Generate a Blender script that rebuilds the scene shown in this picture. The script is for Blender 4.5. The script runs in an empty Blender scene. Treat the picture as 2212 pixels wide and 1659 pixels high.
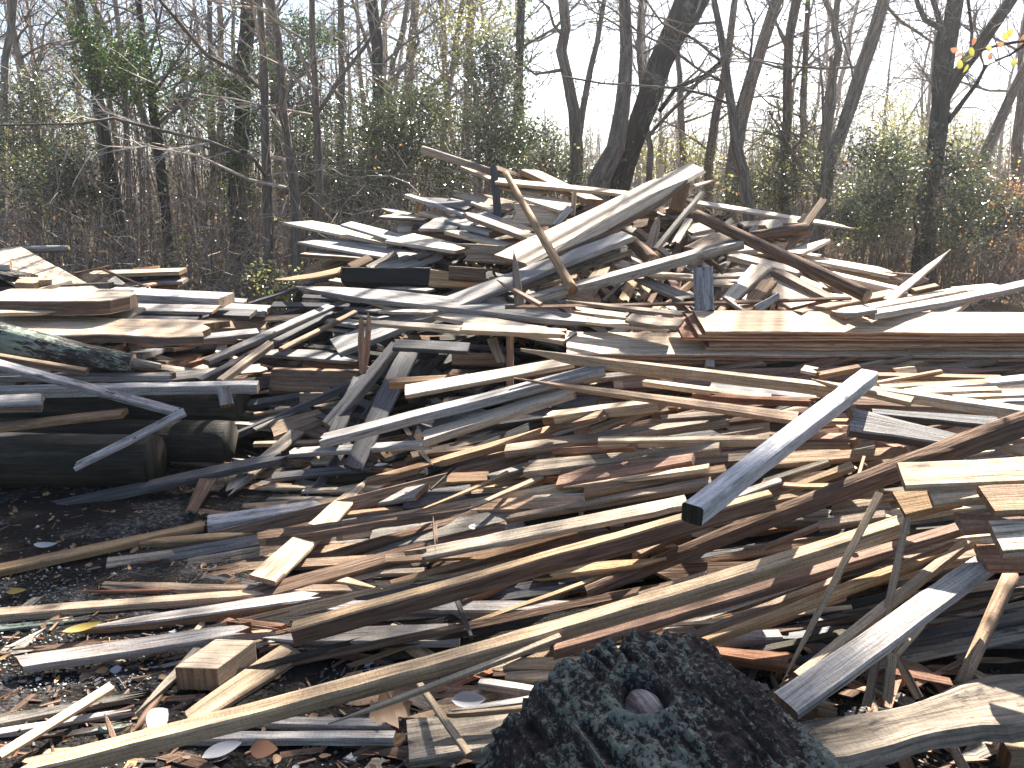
import bpy, math, random
import numpy as np
from mathutils import Vector, Matrix, noise as mnoise

scene = bpy.context.scene
R = math.radians

# ---------------------------------------------------------------- camera
PITCH = R(13.4)
EYE = Vector((0.0, 0.0, 1.65))
FPX = 1640.0                      # focal length in units of a 2212-wide picture
cam_d = bpy.data.cameras.new("camera")
cam_d.sensor_width = 36.0
cam_d.lens = 36.0 * FPX / 2212.0
cam_d.clip_start = 0.042
cam_d.clip_end = 600.0
cam = bpy.data.objects.new("camera", cam_d)
scene.collection.objects.link(cam)
cam.location = EYE
cam.rotation_euler = (R(90) - PITCH, 0, 0)
scene.camera = cam

# ---------------------------------------------------------------- sky, sun, exposure
SUN_EL, SUN_AZ = R(45.0), R(20.0)        # the sun stands ahead of the camera, a little to the right
world = bpy.data.worlds.new("World")
scene.world = world
world.use_nodes = True
wn = world.node_tree.nodes
bg = wn["Background"]
sky = wn.new("ShaderNodeTexSky")
sky.sky_type = 'NISHITA'
sky.sun_disc = False
sky.sun_elevation = SUN_EL
sky.sun_rotation = SUN_AZ
sky.dust_density = 1.6
sky.air_density = 1.0
sky.ozone_density = 1.0
bg.inputs["Strength"].default_value = 0.042
world.node_tree.links.new(sky.outputs[0], bg.inputs[0])
sd = bpy.data.lights.new("sun", 'SUN')
sd.energy = 5.0
sd.angle = R(0.5)
sd.color = (1.0, 0.94, 0.84)
sun = bpy.data.objects.new("sun", sd)
scene.collection.objects.link(sun)
SDIR = Vector((math.sin(SUN_AZ) * math.cos(SUN_EL), math.cos(SUN_AZ) * math.cos(SUN_EL), math.sin(SUN_EL)))
sun.rotation_euler = SDIR.to_track_quat('Z', 'Y').to_euler()
scene.view_settings.view_transform = 'Standard'
scene.view_settings.look = 'None'
scene.view_settings.exposure = 2.6
scene.view_settings.gamma = 1.0
scene.cycles.max_bounces = 6
scene.cycles.transparent_max_bounces = 8

# ---------------------------------------------------------------- small helpers
C = scene.collection
cp, sp = math.cos(PITCH), math.sin(PITCH)

def ray(X, Y):
    a, b = (X - 1106.0) / FPX, (Y - 829.5) / FPX
    # right = +x, forward = (0,cp,-sp), down = (0,-sp,-cp)
    return Vector((a, cp - b * sp, -sp - b * cp))

def project(p):
    d = p - EYE
    zc = d.y * cp - d.z * sp
    yc = -d.y * sp - d.z * cp
    return Vector((1106 + FPX * d.x / zc, 829.5 + FPX * yc / zc))

def at(X, Y, yd):
    r = ray(X, Y)
    return EYE + r * (yd / r.y)

TILES = {'A': (0, 486, .25), 'B': (553, 486, .25), 'C': (1106, 324, .25), 'E': (1659, 324, .25),
         'F1': (0, 864, .25), 'F2': (553, 864, .25), 'F3': (1106, 702, .25), 'F4': (1659, 702, .25),
         'G1': (0, 1244, .25), 'G2': (553, 1244, .25), 'G3': (1106, 1244, .25), 'G4': (1659, 1244, .25),
         'H3': (1106, 1026, .25), 'H4': (1659, 1026, .25), 'J': (799.2, 302.4, .2996), 'K': (1458, 378, .2996),
         'D': (0, 0, 1.0)}
# known distances of the ground plan, (picture x, picture y, metres ahead of the camera)
CTRL = [(1500,300,7.9),(1500,345,7.8),(1500,420,7.3),(1500,500,6.6),(1500,600,5.8),(1500,670,5.2),(1500,740,4.45),(1500,800,4.2),
 (1500,900,3.7),(1500,1000,3.3),(1500,1100,2.95),(1500,1200,2.68),(1500,1300,2.45),(1500,1400,2.25),(1500,1500,2.15),
 (1000,380,7.9),(1000,420,7.8),(1000,500,7.3),(1000,560,6.9),(1000,640,6.0),(1000,700,5.3),(1000,760,5.1),(1000,850,4.5),(1000,950,4.1),
 (1000,1050,3.7),(1000,1150,3.25),(1000,1250,2.95),(1000,1350,2.6),(1000,1450,2.38),(1000,1550,2.12),
 (650,470,7.6),(650,550,7.2),(650,650,6.6),(650,750,5.9),(650,850,5.3),(650,950,4.75),(650,1050,4.2),(650,1150,3.6),
 (650,1250,3.1),(650,1350,2.7),(650,1450,2.42),(650,1550,2.17),
 (200,520,7.2),(200,560,6.8),(200,600,6.4),(200,680,5.6),(200,760,5.0),(200,850,4.75),(200,950,4.6),(200,1030,4.4),
 (200,1200,3.37),(200,1300,2.9),(200,1400,2.55),(200,1500,2.28),(200,1600,2.05),
 (-60,540,6.6),(-60,700,5.2),(-60,850,4.7),(450,640,7.4),(450,700,6.6),(450,780,5.9),
 (2000,500,7.6),(2000,550,7.4),(2000,600,6.8),(2000,640,6.0),(2000,670,5.0),(2000,740,4.35),(2000,800,4.1),(2000,900,3.4),(2000,1000,2.9),
 (2000,1100,2.65),(2000,1200,2.5),(2000,1300,2.35),(2000,1400,2.25),(2000,1500,2.1),(2000,1600,1.97),
 (2260,620,6.2),(2260,800,4.1),(2260,1000,2.8),(2260,1200,2.45),(2260,1500,2.1)]
_cx = np.array([[c[0] * 0.45, c[1]] for c in CTRL], float)
_cd = np.log(np.array([c[2] for c in CTRL], float))

def depth(X, Y):
    d2 = (_cx[:, 0] - X * 0.45) ** 2 + (_cx[:, 1] - Y) ** 2 + 400.0
    w = 1.0 / d2 ** 2.2
    # local first-order fit so that the surface slopes instead of stepping
    wx = w / w.sum()
    yb = (wx * _cx[:, 1]).sum()
    db = (wx * _cd).sum()
    sl = (wx * (_cx[:, 1] - yb) * (_cd - db)).sum() / max((wx * (_cx[:, 1] - yb) ** 2).sum(), 60.0)
    d = math.exp(db + sl * (Y - yb))
    r = ray(X, Y)
    if r.z < -1e-4:                      # never below the ground
        g = (EYE.z - 0.012) / -r.z * r.y
        d = min(d, g)
    return d

def surf(X, Y, lift=0.0):
    p = at(X, Y, depth(X, Y))
    return p + (EYE - p).normalized() * lift

def crest(X):
    pts = [(-300, 550), (200, 550), (330, 585), (420, 640), (600, 690), (640, 560), (700, 520), (760, 500), (900, 455), (1050, 420), (1300, 410), (1500, 430), (1650, 480), (1800, 550), (1950, 610), (2100, 690), (2600, 700)]
    for (a, b), (c, d) in zip(pts, pts[1:]):
        if a <= X <= c: return b + (d - b) * (X - a) / (c - a)
    return 700

def tag(o, label=None, cat=None, group=None, kind=None):
    if label: o['label'] = label
    if cat: o['category'] = cat
    if group: o['group'] = group
    if kind: o['kind'] = kind
    return o

def link(name, me, parent=None):
    o = bpy.data.objects.new(name, me)
    C.objects.link(o)
    if parent is not None: o.parent = parent
    return o

def make_mesh(name, V, F, mats, mi=None, uv=None, smooth=False):
    me = bpy.data.meshes.new(name)
    me.from_pydata([tuple(v) for v in V], [], F)
    for m in mats: me.materials.append(m)
    if mi is not None: me.polygons.foreach_set('material_index', mi)
    if uv is not None:
        l = me.uv_layers.new(name='UVMap')
        l.data.foreach_set('uv', [c for f in uv for p in f for c in p])
    if smooth: me.polygons.foreach_set('use_smooth', [True] * len(me.polygons))
    me.update()
    return me

# ---------------------------------------------------------------- materials
def new_mat(name):
    m = bpy.data.materials.new(name)
    m.use_nodes = True
    nt = m.node_tree
    b = nt.nodes['Principled BSDF']
    return m, nt, b

def nd(nt, typ, **kw):
    n = nt.nodes.new(typ)
    for k, v in kw.items():
        if k in n.inputs: n.inputs[k].default_value = v
        else: setattr(n, k, v)
    return n

def ramp(nt, src, stops):
    r = nt.nodes.new('ShaderNodeValToRGB')
    e = r.color_ramp.elements
    while len(e) < len(stops): e.new(0.5)
    for el, (p, c) in zip(e, stops):
        el.position = p
        el.color = (*c, 1) if len(c) == 3 else c
    nt.links.new(src, r.inputs[0])
    return r.outputs[0]

def mixc(nt, fac, a, b, mode='MIX'):
    m = nt.nodes.new('ShaderNodeMix')
    m.data_type = 'RGBA'
    m.blend_type = mode
    for sock, v in ((m.inputs[0], fac), (m.inputs[6], a), (m.inputs[7], b)):
        if hasattr(v, 'links') or hasattr(v, 'is_linked'): nt.links.new(v, sock)
        else: sock.default_value = v if isinstance(v, (int, float)) else (*v, 1)
    return m.outputs[2]

def rgb(c, k=1.0): return tuple(min(1, x * k) for x in c)

def wood(name, c, dark=0.45, light=1.3, stain=(0.16, 0.15, 0.14), stain_amt=0.35, rough=0.78, bump=0.6, hue=0.012, blotch=None, fine=1.0, grime=.75):
    """board material: grain along U, knots, stains, per-board variation"""
    m, nt, b = new_mat(name)
    L = nt.links.new
    uv = nd(nt, 'ShaderNodeUVMap')
    isl = nd(nt, 'ShaderNodeNewGeometry')
    oi = nd(nt, 'ShaderNodeObjectInfo')
    rnd = nd(nt, 'ShaderNodeMath', operation='ADD'); L(isl.outputs['Random Per Island'], rnd.inputs[0]); L(oi.outputs['Random'], rnd.inputs[1])
    fr = nd(nt, 'ShaderNodeMath', operation='FRACT'); L(rnd.outputs[0], fr.inputs[0])
    off = nd(nt, 'ShaderNodeMath', operation='MULTIPLY'); L(fr.outputs[0], off.inputs[0]); off.inputs[1].default_value = 60
    cb = nd(nt, 'ShaderNodeCombineXYZ'); L(off.outputs[0], cb.inputs[0]); L(off.outputs[0], cb.inputs[1]); L(off.outputs[0], cb.inputs[2])
    ad = nd(nt, 'ShaderNodeVectorMath', operation='ADD'); L(uv.outputs[0], ad.inputs[0]); L(cb.outputs[0], ad.inputs[1])
    # slow warp, so that the grain wanders round knots
    def mapped(sx, sy):
        mp = nd(nt, 'ShaderNodeMapping'); mp.inputs['Scale'].default_value = (sx, sy, 1); L(ad.outputs[0], mp.inputs[0]); return mp.outputs[0]
    warp = nd(nt, 'ShaderNodeTexNoise', Scale=1.0, Detail=2.0); L(mapped(3, 14), warp.inputs['Vector'])
    wv = nd(nt, 'ShaderNodeVectorMath', operation='MULTIPLY_ADD'); L(warp.outputs['Color'], wv.inputs[0]); wv.inputs[1].default_value = (0.0, 0.03, 0); L(ad.outputs[0], wv.inputs[2])
    mp = nd(nt, 'ShaderNodeMapping'); mp.inputs['Scale'].default_value = (1.3, 60 * fine, 1); L(wv.outputs[0], mp.inputs[0])
    grain = nd(nt, 'ShaderNodeTexNoise', Scale=1.0, Detail=5.0, Roughness=0.62); L(mp.outputs[0], grain.inputs['Vector'])
    mp2 = nd(nt, 'ShaderNodeMapping'); mp2.inputs['Scale'].default_value = (9, 190 * fine, 1); L(wv.outputs[0], mp2.inputs[0])
    fib = nd(nt, 'ShaderNodeTexNoise', Scale=1.0, Detail=3.0); L(mp2.outputs[0], fib.inputs['Vector'])
    gc = ramp(nt, grain.outputs[0], [(0.28, rgb(c, dark)), (0.5, c), (0.75, rgb(c, light))])
    # stains and greying
    st = nd(nt, 'ShaderNodeTexNoise', Scale=1.0, Detail=5.0, Roughness=0.65); L(mapped(2.2, 12), st.inputs['Vector'])
    sf = ramp(nt, st.outputs[0], [(0.47, (0, 0, 0)), (0.72, (stain_amt,) * 3)])
    col = mixc(nt, sf, gc, stain)
    if blotch:
        bt = nd(nt, 'ShaderNodeTexNoise', Scale=1.0, Detail=6.0, Roughness=0.7); L(mapped(7, 26), bt.inputs['Vector'])
        bf = ramp(nt, bt.outputs[0], [(blotch[1], (0, 0, 0)), (blotch[1] + 0.1, (1, 1, 1))])
        col = mixc(nt, bf, col, blotch[0])
    # knots
    vo = nd(nt, 'ShaderNodeTexVoronoi', Scale=1.0, Randomness=1.0); L(mapped(2.4, 5.5), vo.inputs['Vector'])
    kf = ramp(nt, vo.outputs['Distance'], [(0.035, (0.85,) * 3), (0.09, (0.25,) * 3), (0.16, (0, 0, 0))])
    col = mixc(nt, kf, col, rgb(c, 0.22))
    # broad grime, long streaks of dirt
    gm = nd(nt, 'ShaderNodeTexNoise', Scale=1.0, Detail=4.0, Roughness=.6); L(mapped(1.1, 22), gm.inputs['Vector'])
    gr = ramp(nt, gm.outputs[0], [(.34, (.48, .45, .43)), (.56, (1, 1, 1))])
    col = mixc(nt, grime, col, gr, 'MULTIPLY')
    # fine pores
    ff = ramp(nt, fib.outputs[0], [(0.36, (0.42,) * 3), (0.54, (1, 1, 1))])
    col = mixc(nt, 0.62, col, ff, 'MULTIPLY')
    # saw fuzz across the grain
    sw = nd(nt, 'ShaderNodeTexNoise', Scale=1.0, Detail=4.0, Roughness=.7); L(mapped(150, 45), sw.inputs['Vector'])
    sc_ = ramp(nt, sw.outputs[0], [(0.36, (0.55,) * 3), (0.56, (1, 1, 1))])
    col = mixc(nt, 0.5, col, sc_, 'MULTIPLY')
    # drying cracks along the grain
    ck = nd(nt, 'ShaderNodeTexNoise', Scale=1.0, Detail=2.0); L(mapped(2.6, 75), ck.inputs['Vector'])
    cm_ = ramp(nt, ck.outputs[0], [(0.0, (1, 1, 1)), (0.665, (1, 1, 1)), (0.69, (.25, .22, .2)), (1.0, (.25, .22, .2))])
    col = mixc(nt, 0.8, col, cm_, 'MULTIPLY')
    hs = nd(nt, 'ShaderNodeHueSaturation'); L(col, hs.inputs['Color'])
    mr = nd(nt, 'ShaderNodeMapRange'); L(fr.outputs[0], mr.inputs[0]); mr.inputs[3].default_value = 0.72; mr.inputs[4].default_value = 1.2; L(mr.outputs[0], hs.inputs['Value'])
    wnz = nd(nt, 'ShaderNodeTexWhiteNoise', noise_dimensions='1D'); L(fr.outputs[0], wnz.inputs['W'])
    mh = nd(nt, 'ShaderNodeMapRange'); L(wnz.outputs['Value'], mh.inputs[0]); mh.inputs[3].default_value = 0.5 - hue * .5; mh.inputs[4].default_value = 0.5 + hue * .5; L(mh.outputs[0], hs.inputs['Hue'])
    ms = nd(nt, 'ShaderNodeMapRange'); L(wnz.outputs['Value'], ms.inputs[0]); ms.inputs[3].default_value = 1.15; ms.inputs[4].default_value = 0.65; L(ms.outputs[0], hs.inputs['Saturation'])
    L(hs.outputs[0], b.inputs['Base Color'])
    b.inputs['Roughness'].default_value = rough
    b.inputs['Specular IOR Level'].default_value = 0.16
    hsum = nd(nt, 'ShaderNodeMath', operation='MULTIPLY_ADD'); L(grain.outputs[0], hsum.inputs[0]); hsum.inputs[1].default_value = 1.0; L(fib.outputs[0], hsum.inputs[2])
    hs2 = nd(nt, 'ShaderNodeMath', operation='ADD'); L(hsum.outputs[0], hs2.inputs[0]); L(sw.outputs[0], hs2.inputs[1]); hsum = hs2
    bp = nd(nt, 'ShaderNodeBump', Strength=bump, Distance=0.004); L(hsum.outputs[0], bp.inputs['Height']); L(bp.outputs[0], b.inputs['Normal'])
    return m

def bark(name, c, c2, lichen=None, lich=0.6, scale=(9, 45), bump=1.0, dist=0.02, lsc=(16, 16)):
    m, nt, b = new_mat(name)
    L = nt.links.new
    uv = nd(nt, 'ShaderNodeUVMap'); oi = nd(nt, 'ShaderNodeObjectInfo')
    ml = nd(nt, 'ShaderNodeVectorMath', operation='MULTIPLY_ADD'); L(oi.outputs['Random'], ml.inputs[0]); ml.inputs[1].default_value = (50, 50, 50); L(uv.outputs[0], ml.inputs[2])
    def mapped(sx, sy):
        mp = nd(nt, 'ShaderNodeMapping'); mp.inputs['Scale'].default_value = (sx, sy, 1); L(ml.outputs[0], mp.inputs[0]); return mp.outputs[0]
    n1 = nd(nt, 'ShaderNodeTexNoise', Scale=1.0, Detail=7.0, Roughness=0.7, Distortion=0.6); L(mapped(*scale), n1.inputs['Vector'])
    col = ramp(nt, n1.outputs[0], [(0.3, rgb(c, 0.35)), (0.5, c), (0.7, c2)])
    if lichen:
        n2 = nd(nt, 'ShaderNodeTexNoise', Scale=1.0, Detail=8.0, Roughness=0.75); L(mapped(*lsc), n2.inputs['Vector'])
        n3 = nd(nt, 'ShaderNodeTexNoise', Scale=1.0, Detail=2.0); L(mapped(3.0, 3.0), n3.inputs['Vector'])
        su = nd(nt, 'ShaderNodeMath', operation='ADD'); L(n2.outputs[0], su.inputs[0]); L(n3.outputs[0], su.inputs[1])
        lf = ramp(nt, su.outputs[0], [(lich, (0, 0, 0)), (lich + 0.03, (1, 1, 1))])
        # ramps only reach 1: halve the sum first
        hv = nd(nt, 'ShaderNodeMath', operation='MULTIPLY'); L(su.outputs[0], hv.inputs[0]); hv.inputs[1].default_value = 0.5
        lf.node.id_data.links.new(hv.outputs[0], lf.node.inputs[0])
        lc = ramp(nt, n2.outputs[0], [(0.4, rgb(lichen, 0.6)), (0.65, lichen)])
        col = mixc(nt, lf, col, lc)
    L(col, b.inputs['Base Color'])
    b.inputs['Roughness'].default_value = 0.9
    b.inputs['Specular IOR Level'].default_value = 0.08
    bp = nd(nt, 'ShaderNodeBump', Strength=bump, Distance=dist); L(n1.outputs[0], bp.inputs['Height']); L(bp.outputs[0], b.inputs['Normal'])
    return m

def leafmat(name, c, c2, trans=0.5, rough=0.35, spec=0.5):
    m, nt, b = new_mat(name)
    L = nt.links.new
    isl = nd(nt, 'ShaderNodeNewGeometry')
    col = ramp(nt, isl.outputs['Random Per Island'], [(0.0, rgb(c, 0.7)), (0.6, c), (0.97, c2)])
    L(col, b.inputs['Base Color'])
    b.inputs['Roughness'].default_value = rough
    b.inputs['Specular IOR Level'].default_value = spec
    tr = nd(nt, 'ShaderNodeBsdfTranslucent'); L(mixc(nt, 0.6, col, rgb(c2, 1.6)), tr.inputs[0])
    mx = nd(nt, 'ShaderNodeMixShader'); mx.inputs[0].default_value = trans
    L(b.outputs[0], mx.inputs[1]); L(tr.outputs[0], mx.inputs[2])
    L(mx.outputs[0], nt.nodes['Material Output'].inputs[0])
    return m

M = {}
M['W'] = wood('pale_pine_wood', (0.60, 0.46, 0.32), stain=(0.30, 0.24, 0.18), stain_amt=0.35, dark=0.6, light=1.15, grime=.6)
M['Y'] = wood('yellow_pine_wood', (0.50, 0.355, 0.215), stain=(0.24, 0.15, 0.075), stain_amt=0.5, dark=0.55, light=1.2)
M['T'] = wood('tan_wood', (0.36, 0.24, 0.15), stain=(0.10, 0.075, 0.06), stain_amt=0.6)
M['R'] = wood('red_cedar_wood', (0.33, 0.17, 0.10), stain=(0.12, 0.05, 0.03), stain_amt=0.6)
M['G'] = wood('weathered_grey_wood', (0.40, 0.37, 0.345), stain=(0.14, 0.11, 0.09), stain_amt=0.65, dark=0.6, light=1.2, hue=0.01, bump=0.5)
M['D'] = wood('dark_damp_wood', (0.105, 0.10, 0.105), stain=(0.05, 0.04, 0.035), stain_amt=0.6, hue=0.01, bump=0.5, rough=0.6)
M['M'] = wood('mouldy_board_wood', (0.34, 0.29, 0.23), stain=(0.05, 0.045, 0.04), stain_amt=0.85, blotch=((0.06, 0.055, 0.05), 0.56), bump=0.5)
M['S'] = wood('peeling_silver_wood', (0.42, 0.40, 0.40), stain=(0.12, 0.08, 0.06), stain_amt=0.8, blotch=((0.09, 0.06, 0.06), 0.54), bump=0.5)
M['P'] = wood('silvery_painted_wood', (0.56, 0.56, 0.58), stain=(0.2, 0.19, 0.19), stain_amt=0.5, dark=0.7, light=1.1, hue=0.0, grime=.4)
M['X'] = wood('black_log_wood', (0.034, 0.029, 0.023), dark=.45, light=1.5, stain=(0.075, 0.066, 0.035), stain_amt=0.8, rough=.7, hue=0.0, bump=1.0, fine=.8)  # near-black base for the logs and the dark scrap
M['K'] = wood('charred_black_wood', (0.028, 0.026, 0.024), stain=(0.07, 0.06, 0.05), stain_amt=0.4, rough=0.6, bump=0.8)
M['B'] = bark('brown_bark', (0.13, 0.085, 0.06), (0.24, 0.16, 0.12), scale=(4, 60), dist=0.012)
M['L'] = bark('lichen_bark', (0.045, 0.04, 0.038), (0.12, 0.105, 0.10), lichen=(0.27, 0.32, 0.26), lich=0.515, scale=(7, 34), lsc=(18, 60))
M['end'] = wood('cut_end_wood', (0.30, 0.185, 0.105), dark=0.6, stain_amt=0.4, fine=0.6)
M['enddark'] = wood('dark_cut_end_wood', (0.05, 0.042, 0.036), dark=0.6, stain_amt=0.4, fine=0.6)
ENDM = {'W': 'end', 'Y': 'end', 'T': 'end', 'R': 'end', 'G': 'end', 'D': 'enddark', 'M': 'enddark', 'S': 'enddark', 'P': 'enddark', 'X': 'enddark', 'K': 'enddark', 'B': 'end', 'L': 'end'}
# ---------------------------------------------------------------- board builder
def plank_geo(L, w0, w1, t, rng, ends='cc', waney=0.0, bow=0.0, bowy=0.0, N=None, cols=True, endm=1, sidem=0):
    """one board along +X, main face at z=0, body below; returns verts, faces, material indices, uvs"""
    N = N or max(5, min(44, int(L / 0.07)))
    c = min(0.006, t * 0.25, 0.12 * min(w0, w1) + 0.0005)
    fr = [(-.5, 0, 1), (-.5, 1, 0), (-.25, 0, 0), (0, 0, 0), (.25, 0, 0), (.5, -1, 0), (.5, 0, 1)] if cols else [(-.5, 0, 0), (.5, 0, 0)]
    nc = len(fr)
    def jag(kind, w):
        if kind == 's':
            a = [rng.uniform(0, 0.16) * (rng.random() ** 1.2) for _ in range(nc)]
            k = rng.randrange(nc); a[k] -= rng.uniform(0.02, 0.12)
            return a
        if kind == 'b': # slanted cut
            s = rng.choice([-1, 1]) * 0.6 * w
            return [abs(s) * .5 + f[0] * s for f in fr]
        s = rng.uniform(-.08, .08) * w
        if kind == 'c' and rng.random() < .3:  # a torn rather than a sawn end
            return [f[0] * s + rng.uniform(0, .035) * rng.random() for f in fr]
        return [f[0] * s + rng.uniform(0, .0015) for f in fr]
    j0, j1 = jag(ends[0], w0), jag(ends[1], w1)
    sd = rng.uniform(0, 100)
    V, uvt, uvb = [], [], []
    for i in range(N + 1):
        f = i / N
        w = w0 + (w1 - w0) * f
        if ends[0] == 'p': w *= min(1, 0.06 + (f / 0.30) ** 0.8)
        if ends[1] == 'p': w *= min(1, 0.06 + ((1 - f) / 0.30) ** 0.8)
        if ends[0] == 'r': w *= math.sqrt(max(0.03, 1 - max(0, 1 - f / .18) ** 2))
        if ends[1] == 'r': w *= math.sqrt(max(0.03, 1 - max(0, 1 - (1 - f) / .18) ** 2))
        zz = bow * L * 4 * f * (1 - f) + 0.002 * mnoise.noise((f * L * 3, sd, 0))
        yy = bowy * L * 4 * f * (1 - f) + 0.05 * w * mnoise.noise((f * L * 2, sd, 7))
        tt = t * (1 + 0.07 * mnoise.noise((f * L * 2, sd, 3)))
        if ends[0] == 'p': tt *= min(1, 0.3 + f / 0.3)
        if ends[1] == 'p': tt *= min(1, 0.3 + (1 - f) / 0.3)
        wl = waney * mnoise.noise((f * L * 2.2, sd, 11)) + 0.3 * waney * mnoise.noise((f * L * 9, sd, 13))
        wr = waney * mnoise.noise((f * L * 2.2, sd, 17)) + 0.3 * waney * mnoise.noise((f * L * 9, sd, 19))
        for top in (1, 0):
            for k, (cy, ci, dz) in enumerate(fr):
                x = j0[k] * (1 - f) ** 3 + f * L - j1[k] * f ** 3
                y = cy * w + ci * c * (1 if top else 1) + yy
                if abs(cy) == .5: y += math.copysign(min(.0035, .06 * w), cy) * mnoise.noise((f * L * 14, sd + cy * 5, top)) - math.copysign(min(.006, .1 * w), cy) * max(0, mnoise.noise((f * L * 9, sd + cy * 9, 23)) - .35) * 2
                ex = (wl if cy < 0 else wr) * abs(cy) * 2
                if waney and not top: ex *= 1.35
                if waney and not top and abs(cy) == .5: y += math.copysign(.02, cy)
                y += ex
                z = zz - (dz * c if top else tt - dz * c)
                V.append((x, y, z))
    F, mi, uv = [], [], []
    st = 2 * nc
    def U(i, k, top, side=False):
        x = V[i * st + (0 if top else nc) + k][0]
        return (x, fr[k][0] * max(w0, w1) + (0 if top else 3.1))
    for i in range(N):
        a, b = i * st, (i + 1) * st
        for k in range(nc - 1):
            F.append((a + k, b + k, b + k + 1, a + k + 1)); mi.append(0)
            uv.append((U(i, k, 1), U(i + 1, k, 1), U(i + 1, k + 1, 1), U(i, k + 1, 1)))
            F.append((a + nc + k + 1, b + nc + k + 1, b + nc + k, a + nc + k)); mi.append(0)
            uv.append((U(i, k + 1, 0), U(i + 1, k + 1, 0), U(i + 1, k, 0), U(i, k, 0)))
        xa, xb = V[a][0], V[b][0]
        F.append((a + nc, b + nc, b, a)); mi.append(sidem)
        uv.append(((xa, 5 + t), (xb, 5 + t), (xb, 5), (xa, 5)))
        e = nc - 1
        F.append((a + e, b + e, b + nc + e, a + nc + e)); mi.append(sidem)
        uv.append(((xa, 7), (xb, 7), (xb, 7 + t), (xa, 7 + t)))
    for i, s in ((0, 1), (N, -1)):
        a = i * st
        for k in range(nc - 1):
            q = (a + k, a + k + 1, a + nc + k + 1, a + nc + k)
            y0, y1 = fr[k][0] * w0 * 3, fr[k + 1][0] * w0 * 3
            u = ((9, y0), (9, y1), (9 + t * 3, y1), (9 + t * 3, y0))
            if s > 0: F.append(q); uv.append(u)
            else: F.append(q[::-1]); uv.append(u[::-1])
            mi.append(endm)
    return V, F, mi, uv

def tube_geo(pts, rad, sides=10, rough=0.0, seed=0.0, caps=True, capm=1, flat=None):
    """tapered tube through pts (Vectors); flat=(axis, fraction) slices one side off"""
    V, F, mi, uv = [], [], [], []
    n = len(pts)
    up = Vector((0, 0, 1))
    t0 = (pts[1] - pts[0]).normalized()
    if abs(t0.z) > .9: up = Vector((1, 0, 0))
    nrm = (up - t0 * up.dot(t0)).normalized()
    dist = 0
    ds = []
    for i in range(n):
        a, b = pts[max(0, i - 1)], pts[min(n - 1, i + 1)]
        t = (b - a).normalized()
        nrm = (nrm - t * nrm.dot(t)).normalized()
        bn = t.cross(nrm)
        if i: dist += (pts[i] - pts[i - 1]).length
        ds.append(dist)
        for k in range(sides):
            an = 2 * math.pi * k / sides
            r = rad[i]
            if rough:
                r *= 1 + rough * mnoise.noise((math.cos(an) * 1.7 + seed, math.sin(an) * 1.7, dist * 2.5 + seed)) \
                       + rough * .6 * mnoise.noise((math.cos(an) * 5 + seed, math.sin(an) * 5, dist * 5 + seed))
            V.append(pts[i] + nrm * (math.cos(an) * r) + bn * (math.sin(an) * r))
    for i in range(n - 1):
        for k in range(sides):
            k2 = (k + 1) % sides
            F.append((i * sides + k, i * sides + k2, (i + 1) * sides + k2, (i + 1) * sides + k)); mi.append(0)
            p0, p1 = 2 * math.pi * rad[i] * k / sides, 2 * math.pi * rad[i] * (k + 1) / sides
            uv.append(((ds[i], p0), (ds[i], p1), (ds[i + 1], p1), (ds[i + 1], p0)))
    if caps:
        for i, rev in ((0, True), (n - 1, False)):
            idx = [i * sides + k for k in range(sides)]
            u = [(20 + math.cos(2 * math.pi * k / sides) * rad[i], math.sin(2 * math.pi * k / sides) * rad[i]) for k in range(sides)]
            F.append(tuple(idx[::-1] if rev else idx)); uv.append(tuple(u[::-1] if rev else u)); mi.append(capm)
    return V, F, mi, uv

KINDNAME = {}
rngB = random.Random(7)
boards = []
LIFT = 0.055

def frame(P0, P1, k, roll=0.0):
    a = (P1 - P0).normalized()
    mid = (P0 + P1) * .5
    tc = (EYE - mid).normalized()
    n = Vector((0, 0, 1)) * (1 - k) + tc * k
    n = (n - a * n.dot(a)).normalized()
    s = n.cross(a).normalized()
    return a, n, s

def px_width(P, a, s, wpx):
    """real width whose projection across the board's axis measures wpx"""
    p0 = project(P); pa = project(P + a * .05); ps = project(P + s * .05)
    ax = (pa - p0)
    if ax.length < 1e-6: return 0.1
    ax.normalize()
    v = ps - p0
    per = abs(v.x * ax.y - v.y * ax.x) / .05
    return wpx / max(per, 25.0)

def ends3(tile, q, lifts, d):
    out = []
    for i in (0, 1):
        tl = tile[i] if isinstance(tile, (tuple, list)) else tile
        ox, oy, sc = TILES[tl]
        X, Y = ox + q[2 * i] * sc, oy + q[2 * i + 1] * sc
        if d and d[i] is not None: P = at(X, Y, d[i])
        else: P = surf(X, Y)
        P = P + (EYE - P).normalized() * (lifts[i] * LIFT)
        out.append(P)
    sc = TILES[tile[0] if isinstance(tile, (tuple, list)) else tile][2]
    return out[0], out[1], sc

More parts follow.
